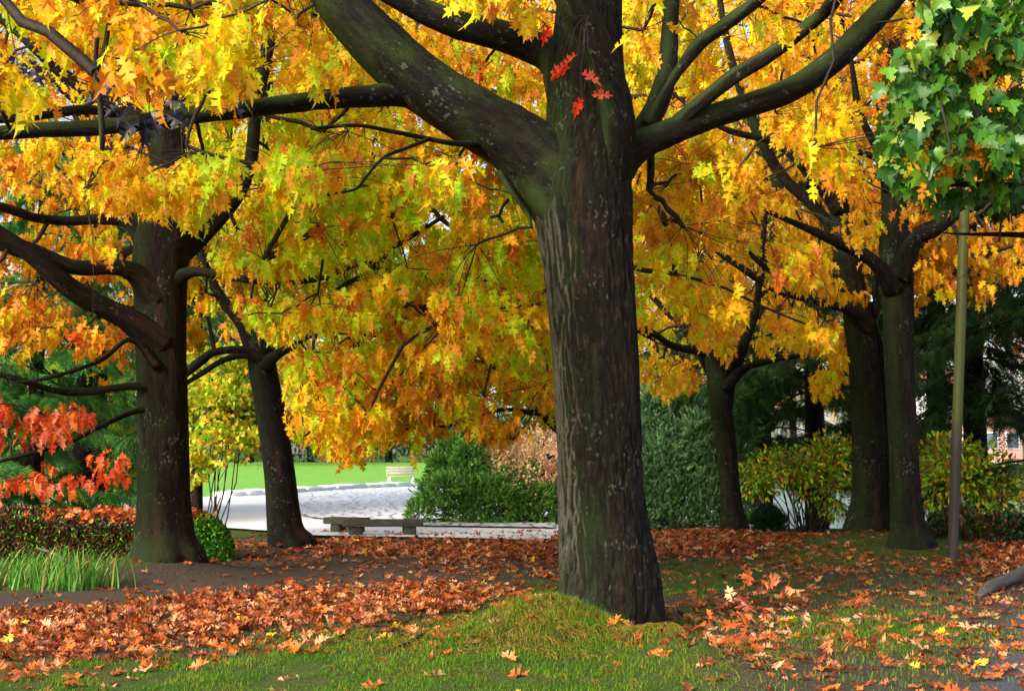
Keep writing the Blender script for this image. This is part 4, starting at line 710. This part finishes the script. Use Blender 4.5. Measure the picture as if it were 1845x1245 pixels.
# leaning square post
m, nt, b = mat('post_wood'); tc = N_(nt, 'TexCoord'); s = N_(nt, 'SeparateXYZ'); nt.links.new(tc.outputs['Object'], s.inputs[0]); nn_ = noise(nt, tc.outputs['Object'], 9, 5, .6, (1, 1, .12))
c = ramp(nt, nn_, [(.3, (.022, .017, .017)), (.7, (.05, .04, .038))]); gcol = mixc(nt, nn_, (.035, .045, .007), (.085, .10, .018))
nt.links.new(mixc(nt, ramp(nt, math_(nt, 'ADD', math_(nt, 'MULTIPLY', s.outputs[2], .3), math_(nt, 'MULTIPLY', nn_, .25)), [(.58, 0.), (.74, 1.)]), c, gcol), b.inputs['Base Color']); b.inputs['Roughness'].default_value = .75; bump(nt, b, nn_, .004)
p0 = P(1716, 1004, 19.8); p0[2] = float(H(p0[0], p0[1])); p1 = P(1742, 260, 19.8); mb = MB(); q = [(a_*(1-t)+b_*t) for t in (0,) for a_, b_ in ((0, 0),)]
root = m_post = m; T_ = p1-p0; R = []; ws = .058
for t in np.linspace(-.05, 1, 8):
    for (i, j) in ((1, .7), (.7, 1), (-.7, 1), (-1, .7), (-1, -.7), (-.7, -1), (.7, -1), (1, -.7)):
        ca, sa = math.cos(.35), math.sin(.35); R.append(p0+T_*t+np.array([(i*ca-j*sa)*ws, (i*sa+j*ca)*ws, 0]))
V = np.array(R); F = [(r*8+k, r*8+(k+1) % 8, r*8+8+(k+1) % 8, r*8+8+k) for r in range(7) for k in range(8)]+[(56, 57, 58, 59), (56, 59, 60, 63), (60, 61, 62, 63)]; mb.add(V, F); o = mb.build('wooden_post', m, origin=p0); tag(o, 'tall square post leaning slightly right, green with algae higher up', 'post')
# log and sticks
def stick(pts, name, label, mm, seg=10, cat='branch', group=None, lift=.0):
    q = []
    for (px, py, w, up) in pts:
        x, d = ground(np.array([px]), np.array([py])); x, d = float(x[0]), float(d[0]); r = w/2/FPX*d; q.append([x, d, float(H(x, d))+r*.6+up, r])
    mb = MB(); tube(mb, q, seg, .04, .22, seed=int(pts[0][0])); o = mb.build(name, mm, smooth=True, origin=np.array(q[0][:3])); return tag(o, label, cat, group)
M_log = plain('grey_log', (.05, .04, .03), (.17, .15, .13), 9, .85, (1, 6, 6), .03)
stick([(1764, 1076, 9, .0), (1778, 1071, 20, .01), (1800, 1063, 23, .02), (1830, 1052, 26, .03), (1880, 1036, 28, .05), (1980, 1015, 26, .08)], 'fallen_log', 'grey broken log end lying at the right edge', M_log, 16, 'log')
stick([(672, 1150, 3, .0), (690, 1166, 5, .0), (700, 1180, 6, .01)], 'fallen_twig', 'short thin twig meeting the longer dark stick on the grass', M_twig, 6, 'twig')
stick([(705, 1176, 8, .0), (740, 1160, 8, .01), (782, 1139, 6, .03)], 'fallen_twig', 'dark stick lying on the grass in front of the leaf carpet', M_twig, 8, 'twig')
stick([(620, 1165, 4, 0), (645, 1160, 4, .01), (668, 1172, 5, .01)], 'fallen_twig', 'thin curved twig left of the dark stick on the grass', M_twig, 6, 'twig')
stick([(65, 1015, 4, .2), (105, 1020, 5, .12), (130, 1040, 6, .03), (150, 1056, 6, 0)], 'fallen_twig', 'bent bare twig arching out of the strappy clumps', M_log, 6, 'twig')
stick([(1280, 1205, 6, 0), (1300, 1215, 6, 0), (1330, 1222, 4, 0)], 'fallen_twig', 'small dark twig by the root of the big trunk', M_twig, 6, 'twig')
stick([(900, 1075, 4, 0), (925, 1080, 4, .02), (960, 1088, 3, .01)], 'fallen_twig', 'thin twig among leaves left of the mound', M_twig, 6, 'twig')
# ------------------------------------------------------------------ leaf litter and grass
LC = lin(np.array([(.66, .32, .14), (.76, .40, .15), (.52, .20, .10), (.88, .66, .48), (.82, .54, .34), (.40, .20, .11), (.93, .75, .18), (.68, .40, .27)])); LP = [.27, .18, .16, .09, .11, .12, .02, .05]
def litter():
    n = 150000; y = np.sqrt(rng.random(n)*(30.**2-7.**2)+7.**2); x = rng.uniform(-1, 1, n)*(.43*y+1.2); L, g, px, py = gz(x, y)
    lump = vn(np.stack([x*1.3, y*1.3, 0*x], 1), 61)*.6+vn(np.stack([x*4, y*4, 0*x], 1), 62)*.4
    pr = np.where(L > .85, 1, L*.75*sm(.30, .62, lump+L*.25)+L*.1)*sm(30, 27, y)*np.where(y > 28.3, 0, 1)
    pathm = (x > P(390, 960, 1)[0]*y) & (x < .03*y) & (y > 24.6); pr = pr*np.where(pathm, .12, 1)*.42; k = rng.random(n) < pr
    x, y, L, px, py = x[k], y[k], L[k], px[k], py[k]; N = len(x); print('litter', N)
    tilt = np.where(L > .7, .42, .22); nn = nrm(np.stack([rng.normal(0, 1, N)*tilt, rng.normal(0, 1, N)*tilt, np.ones(N)], 1)); a = rng.random(N)*6.28
    X, Y, Z = frames(np.stack([np.cos(a), np.sin(a), -(nn[:, 0]*np.cos(a)+nn[:, 1]*np.sin(a))/nn[:, 2]], 1), nn, .12); sc = rng.uniform(.07, .175, N)
    z = H(x, y)+.012+rng.random(N)*np.where(L > .7, .06, .012); col = LC[rng.choice(8, N, p=LP)]*rng.uniform(.65, 1.15, (N, 1)); mb = MB(); w = rng.integers(0, 3, N)
    pale = sm(.2, .7, vn(np.stack([x*.8, y*.8, 0*x], 1), 65)); near = y < 15
    p = np.stack([x, y, z], 1)-Y*sc[:, None]*.5
    for k in range(3):
        for nr, T in ((True, DRY), (False, DRYL)):
            s = (w == k) & (near == nr); scatter(mb, T[k], p[s], X[s], Y[s], Z[s], sc[s], np.clip(col[s], 0, .9), 0, LC[4]*1.05, rng.random(s.sum())*.5)
    tag(mb.build('leaf_litter', M_dry), kind='stuff', label='carpet of rust coloured fallen oak leaves', cat='leaf litter')
litter()
def grass():
    n = 420000; y = np.sqrt(rng.random(n)*(24.**2-7.2**2)+7.2**2); y = np.where(rng.random(n) < .45, rng.uniform(7.6, 13, n), y); x = rng.uniform(-1, 1, n)*(.40*y+.6); L, g, px, py = gz(x, y)
    lump = vn(np.stack([x*2.2, y*2.2, 0*x], 1), 71)*.6+vn(np.stack([x*7, y*7, 0*x], 1), 72)*.4
    k = rng.random(n) < g**1.2*sm(.40, .62, lump+g*.14)*sm(26, 11, y)*.95; x, y, g = x[k], y[k], g[k]; N = len(x); print('grass', N); z = H(x, y)
    mound = np.exp(-((x-.35)/.9)**2-((y-10.4)/.9)**2); a = rng.random(N)*6.28; ln = rng.uniform(.02, .055, N)*(1+mound*.9); lean = rng.uniform(.3, 1.3, N)
    b = np.stack([x, y, z+.005], 1); mid = b+np.stack([np.cos(a)*ln*lean*.35, np.sin(a)*ln*lean*.35, ln*.6], 1); tip = b+np.stack([np.cos(a)*ln*lean, np.sin(a)*ln*lean, ln*(1.05-.35*lean)], 1)
    w = np.stack([np.sin(a), -np.cos(a), 0*a], 1)*.0016*(y[:, None]/9); V = np.stack([b-w, b+w, mid-w*.8, mid+w*.8, tip], 1).reshape(-1, 3); q = np.arange(N)[:, None]*5
    F = np.vstack([np.hstack([q, q+1, q+3]), np.hstack([q, q+3, q+2]), np.hstack([q+2, q+3, q+4])])
    st = vn(np.stack([x*3, y*3, 0*x], 1), 73); pal = lin(np.array([(.26, .44, .055), (.37, .55, .075), (.47, .56, .11), (.54, .47, .20), (.38, .30, .13)]))
    pi = np.clip((st*2.9+mound*.9+rng.normal(0, .9, N)-.2).astype(int), 0, 4); col = np.repeat(pal[pi]*rng.uniform(.7, 1.2, (N, 1)), 5, 0)
    tag(mesh('grass', V, F, M_grass, col=col), kind='stuff', label='short mossy grass on the mounds', cat='grass')
grass()
def strands():
    n = 9000; x = rng.normal(.45, .75, n); y = rng.normal(10.15, .65, n); k = (y < 11.6-.3*x) & (np.abs(x-.4) < 1.6); x, y = x[k], y[k]; N = len(x); lump = vn(np.stack([x*4, y*4, 0*x], 1), 81); k = lump > .42; x, y = x[k], y[k]; N = len(x)
    a = rng.normal(-1.3, 1.0, N); ln = rng.uniform(.05, .14, N); b = np.stack([x, y, H(x, y)+.015], 1); t = np.linspace(0, 1, 4)[None, :, None]
    e = b+np.stack([np.cos(a)*ln, np.sin(a)*ln, 0*a], 1); e[:, 2] = H(e[:, 0], e[:, 1])+.01; c = (b+e)/2+np.stack([0*a, 0*a, ln*.6], 1); X = b[:, None]*(1-t)**2+2*c[:, None]*t*(1-t)+e[:, None]*t*t
    w = np.stack([-np.sin(a), np.cos(a), 0*a+.5], 1)[:, None]*.0016; V = np.stack([X-w, X+w], 2).reshape(-1, 3); q = np.arange(N)[:, None]*8+np.arange(3)[None]*2; F = np.stack([q, q+1, q+3, q+2], -1).reshape(-1, 4)
    col = np.repeat(lin(np.array([(.62, .50, .22), (.50, .38, .16), (.46, .48, .14), (.36, .27, .12)]))[rng.integers(0, 4, N)], 8, 0); tag(mesh('dry_grass', V, F, M_grass, col=col), kind='stuff', label='matted straw coloured grass strands on the mossy mound', cat='grass')
strands()
# single leaves one can pick out: nearest fallen ones, and those in the air
def one_leaf(V, F, e, c, nm):
    col = c[None]*(1-.4*e[:, None])+LC[4][None]*.4*e[:, None]; return mesh(nm, V, F, M_dry, col=col, link=False)
CN = [('rust brown', LC[0]), ('orange', lin(np.array((.85, .42, .14)))), ('dark red brown', LC[2]), ('pale tan', LC[3]), ('yellow', lin(np.array((.92, .78, .12)))), ('pinkish brown', LC[4])]
PRO = {(c, t): one_leaf(*DRY[t], CN[c][1], 'fallen_leaf') for c in range(6) for t in range(4)}; PRO.update({(c, 4+t): one_leaf(*AIRT[t], CN[c][1], 'flying_leaf') for c in range(6) for t in range(4)})
def put(c, t, pos, Yd, nn, sc, label, name, group, cat='leaf', rl=.1):
    o = PRO[(c, t)].copy(); C.objects.link(o); o.name = name; X, Y, Z = frames(np.array([Yd]), np.array([nn]), rl)
    from mathutils import Matrix
    M_ = Matrix([[X[0][i]*sc, Y[0][i]*sc, Z[0][i]*sc, pos[i]] for i in range(3)]+[[0, 0, 0, 1]]); o.matrix_world = M_; tag(o, label, cat, group); return o
spots = [(808, 1186, 1, .13, 'lone orange leaf standing on the green grass below the dark stick'), (847, 1170, 3, .10, 'pale curled leaf on the grass left of the mossy mound'), (930, 1200, 5, .13, 'pinkish leaf lying flat near the bottom edge, in the middle'), (1180, 1188, 1, .16, 'orange leaf on the mossy root right of the mound'),
 (520, 1178, 5, .15, 'broad pinkish leaf at the near rim of the left leaf carpet'), (205, 1165, 4, .16, 'bright yellow leaf in the left leaf carpet'), (650, 1080, 4, .12, 'yellow leaf in the middle of the far leaf carpet rim'), (340, 1212, 1, .14, 'orange leaf in the grass strip at the bottom left'), (290, 1205, 2, .14, 'dark red brown leaf in the grass strip at the bottom left'),
 (1362, 1034, 4, .13, 'narrow yellow leaf on the bare ground right of the trunk'), (1215, 1035, 0, .16, 'rust leaf just right of the big trunk'), (1395, 1048, 3, .15, 'tan leaf beyond the tossed leaves'), (1680, 1180, 3, .18, 'large tan leaf at the lower right'), (1765, 1140, 3, .17, 'pale leaf beneath the grey log'), (1640, 1165, 0, .16, 'rust leaf near the lower right patch of grass'),
 (1780, 1205, 4, .12, 'small yellow leaf on the grey path at the lower right'), (345, 1018, 1, .13, 'orange leaf at the right foot of the mossy oak'), (308, 1005, 1, .12, 'orange leaf propped at the foot of the mossy oak'), (260, 995, 3, .13, 'pale orange leaf on the green mound of the mossy oak'), (1560, 1020, 3, .15, 'tan leaf on the grassy slope below the twin stemmed oak')]
for (px, py, c, s, lab) in spots:
    x, d = ground(np.array([px]), np.array([py])); x, d = float(x[0]), float(d[0]); a = random.random()*6.28
    put(c, random.randrange(4), (x, d, float(H(x, d))+.035), (math.cos(a), math.sin(a), .15), (random.gauss(0, .2), -.35, 1), s*1.05, lab, 'fallen_leaf', 'single fallen oak leaves')
def zone(px, py):
    if py > 1215: return 'at the bottom edge '+('of the left grass strip' if px < 560 else 'of the mossy mound' if px < 1290 else 'right of the mossy root')
    if px < 170: return 'in the left leaf carpet beside the left edge'
    if px < 330: return 'in the left leaf carpet near the bright yellow leaf'
    if px < 520: return 'in the left leaf carpet below the stout mossy oak'
    if px < 800: return ('in the leaf carpet just behind' if py < 1140 else 'on the grass near')+' the dark stick'
    if px < 1000: return 'on the grass left of the mound top'
    if px < 1240: return 'on the mossy mound before the big trunk'
    if px < 1400: return 'on the ground under the tossed leaves'
    if px < 1560: return 'on bare ground right of the tossed leaves'
    if px < 1700: return 'on the patchy grass left of the grey log'
    return 'below the grey log by the right edge'
cnt = 0
while cnt < 235:
    d = random.uniform(8.0, 11.8); px = random.uniform(-60, 1900); b_ = P(px, 1100, d); x = b_[0]; L, g, qx, qy = gz(np.array([x]), np.array([d]))
    if random.random() > max(float(L[0]), .02) or qy[0] > 1290: continue
    c = random.choices(range(6), [6, 5, 3, 3, .6, 3])[0]; a = random.random()*6.28; sz = random.uniform(.10, .175); sn = ['small', 'middling', 'big'][int((sz-.10)/.0251)]; zn = zone(px, float(qy[0]))
    put(c, random.randrange(4), (x, d, float(H(x, d))+.02+random.random()*.05*float(L[0])), (math.cos(a), math.sin(a), random.gauss(0, .25)), (random.gauss(0, .35), random.gauss(-.1, .35), 1), sz, sn+' '+CN[c][0]+' oak leaf '+zn, 'fallen_leaf', sn+' '+CN[c][0]+' leaves '+zn); cnt += 1
air = [(1348, 1062, 0), (1385, 1066, 0), (1330, 1078, 2), (1405, 1075, 1), (1322, 1092, 3), (1335, 1095, 2), (1372, 1098, 0), (1392, 1102, 5), (1352, 1108, 1), (1452, 1104, 3), (1440, 1100, 3), (1553, 1098, 0), (1540, 1106, 2), (1300, 1135, 0), (1318, 1148, 2), (1340, 1160, 0), (1385, 1128, 5), (1400, 1122, 4), (1418, 1136, 3), (1425, 1155, 5), (1345, 1182, 0), (1495, 1152, 5), (1310, 1168, 1), (1370, 1050, 1), (1415, 1060, 5), (1528, 1146, 0), (1280, 1120, 1), (1362, 1078, 0)]
for i, (px, py, c) in enumerate(air):
    d = 9.6+random.uniform(-.5, .6); p = P(px, py-6, d); p[2] = max(p[2], float(H(p[0], p[1]))+.08)
    hz_ = 'far left' if px < 1325 else 'left' if px < 1355 else 'middle' if px < 1395 else 'right' if px < 1460 else 'far right'; vz_ = 'top' if py < 1070 else 'upper' if py < 1098 else 'middle' if py < 1125 else 'lower' if py < 1150 else 'bottom'
    put(c, 4+random.randrange(4), p, np.random.default_rng(i).normal(0, 1, 3), (random.gauss(0, .8), -1, random.gauss(0, .8)), random.uniform(.11, .17), CN[c][0]+' leaf in the air, '+vz_+' level, '+hz_+' of the swirl', 'flying_leaf', 'leaves tossed in the air', rl=.8)
# close sprays in front of the trunk: a few red leaves, and a few dark bluish ones on the long limb
def spray(par, pts, cols, size, name, label, T=OAK, d=10.6, anchor=None):
    mb = MB(); pp = np.array([P(a, b_, d) for a, b_, *_ in pts]); n = len(pp); dv = np.array([[c*.9, -.25, -s*.9] for *_, c, s in pts]); X, Y, Z = frames(dv, np.tile([0, -1, .35], (n, 1)), .35)
    scatter(mb, T[0], pp, X, Y, Z, size*rng.uniform(.85, 1.15, n), lin(np.array(cols))[rng.integers(0, len(cols), n)])
    an = np.array(anchor); an = P(*an); twigs(mb, np.tile(an, (n, 1)), pp, np.full(n, .004), np.full(n, .002), .05, m=1, n=6); o = mb.build(name, [M_green if 'dark' in label else M_leaf, M_twig], par); o['label'] = label
spray(A[0], [(990, 45, -.3, .9), (1040, 100, -.9, .5), (1028, 122, -1, .5), (1020, 118, -1, .6), (1048, 132, .5, .3), (1050, 178, -.5, .9), (1066, 172, 1, 0)], [(.95, .25, .08), (.92, .32, .12), (.90, .40, .30)], .15, 'leaf_spray', 'few red leaves dangling before the trunk', d=10.2, anchor=(1060, 30, 10.7), T=[OAK[3]])
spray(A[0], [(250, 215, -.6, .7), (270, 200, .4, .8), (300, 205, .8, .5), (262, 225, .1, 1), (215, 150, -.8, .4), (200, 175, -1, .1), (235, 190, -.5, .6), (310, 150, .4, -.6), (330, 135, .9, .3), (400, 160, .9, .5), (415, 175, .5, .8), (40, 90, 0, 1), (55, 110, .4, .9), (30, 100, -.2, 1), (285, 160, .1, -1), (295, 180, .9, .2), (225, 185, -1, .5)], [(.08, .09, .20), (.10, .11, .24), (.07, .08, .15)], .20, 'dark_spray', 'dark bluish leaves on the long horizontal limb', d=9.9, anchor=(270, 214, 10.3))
print('objects', len(bpy.data.objects), 'tris', sum(len(m_.polygons) for m_ in bpy.data.meshes))
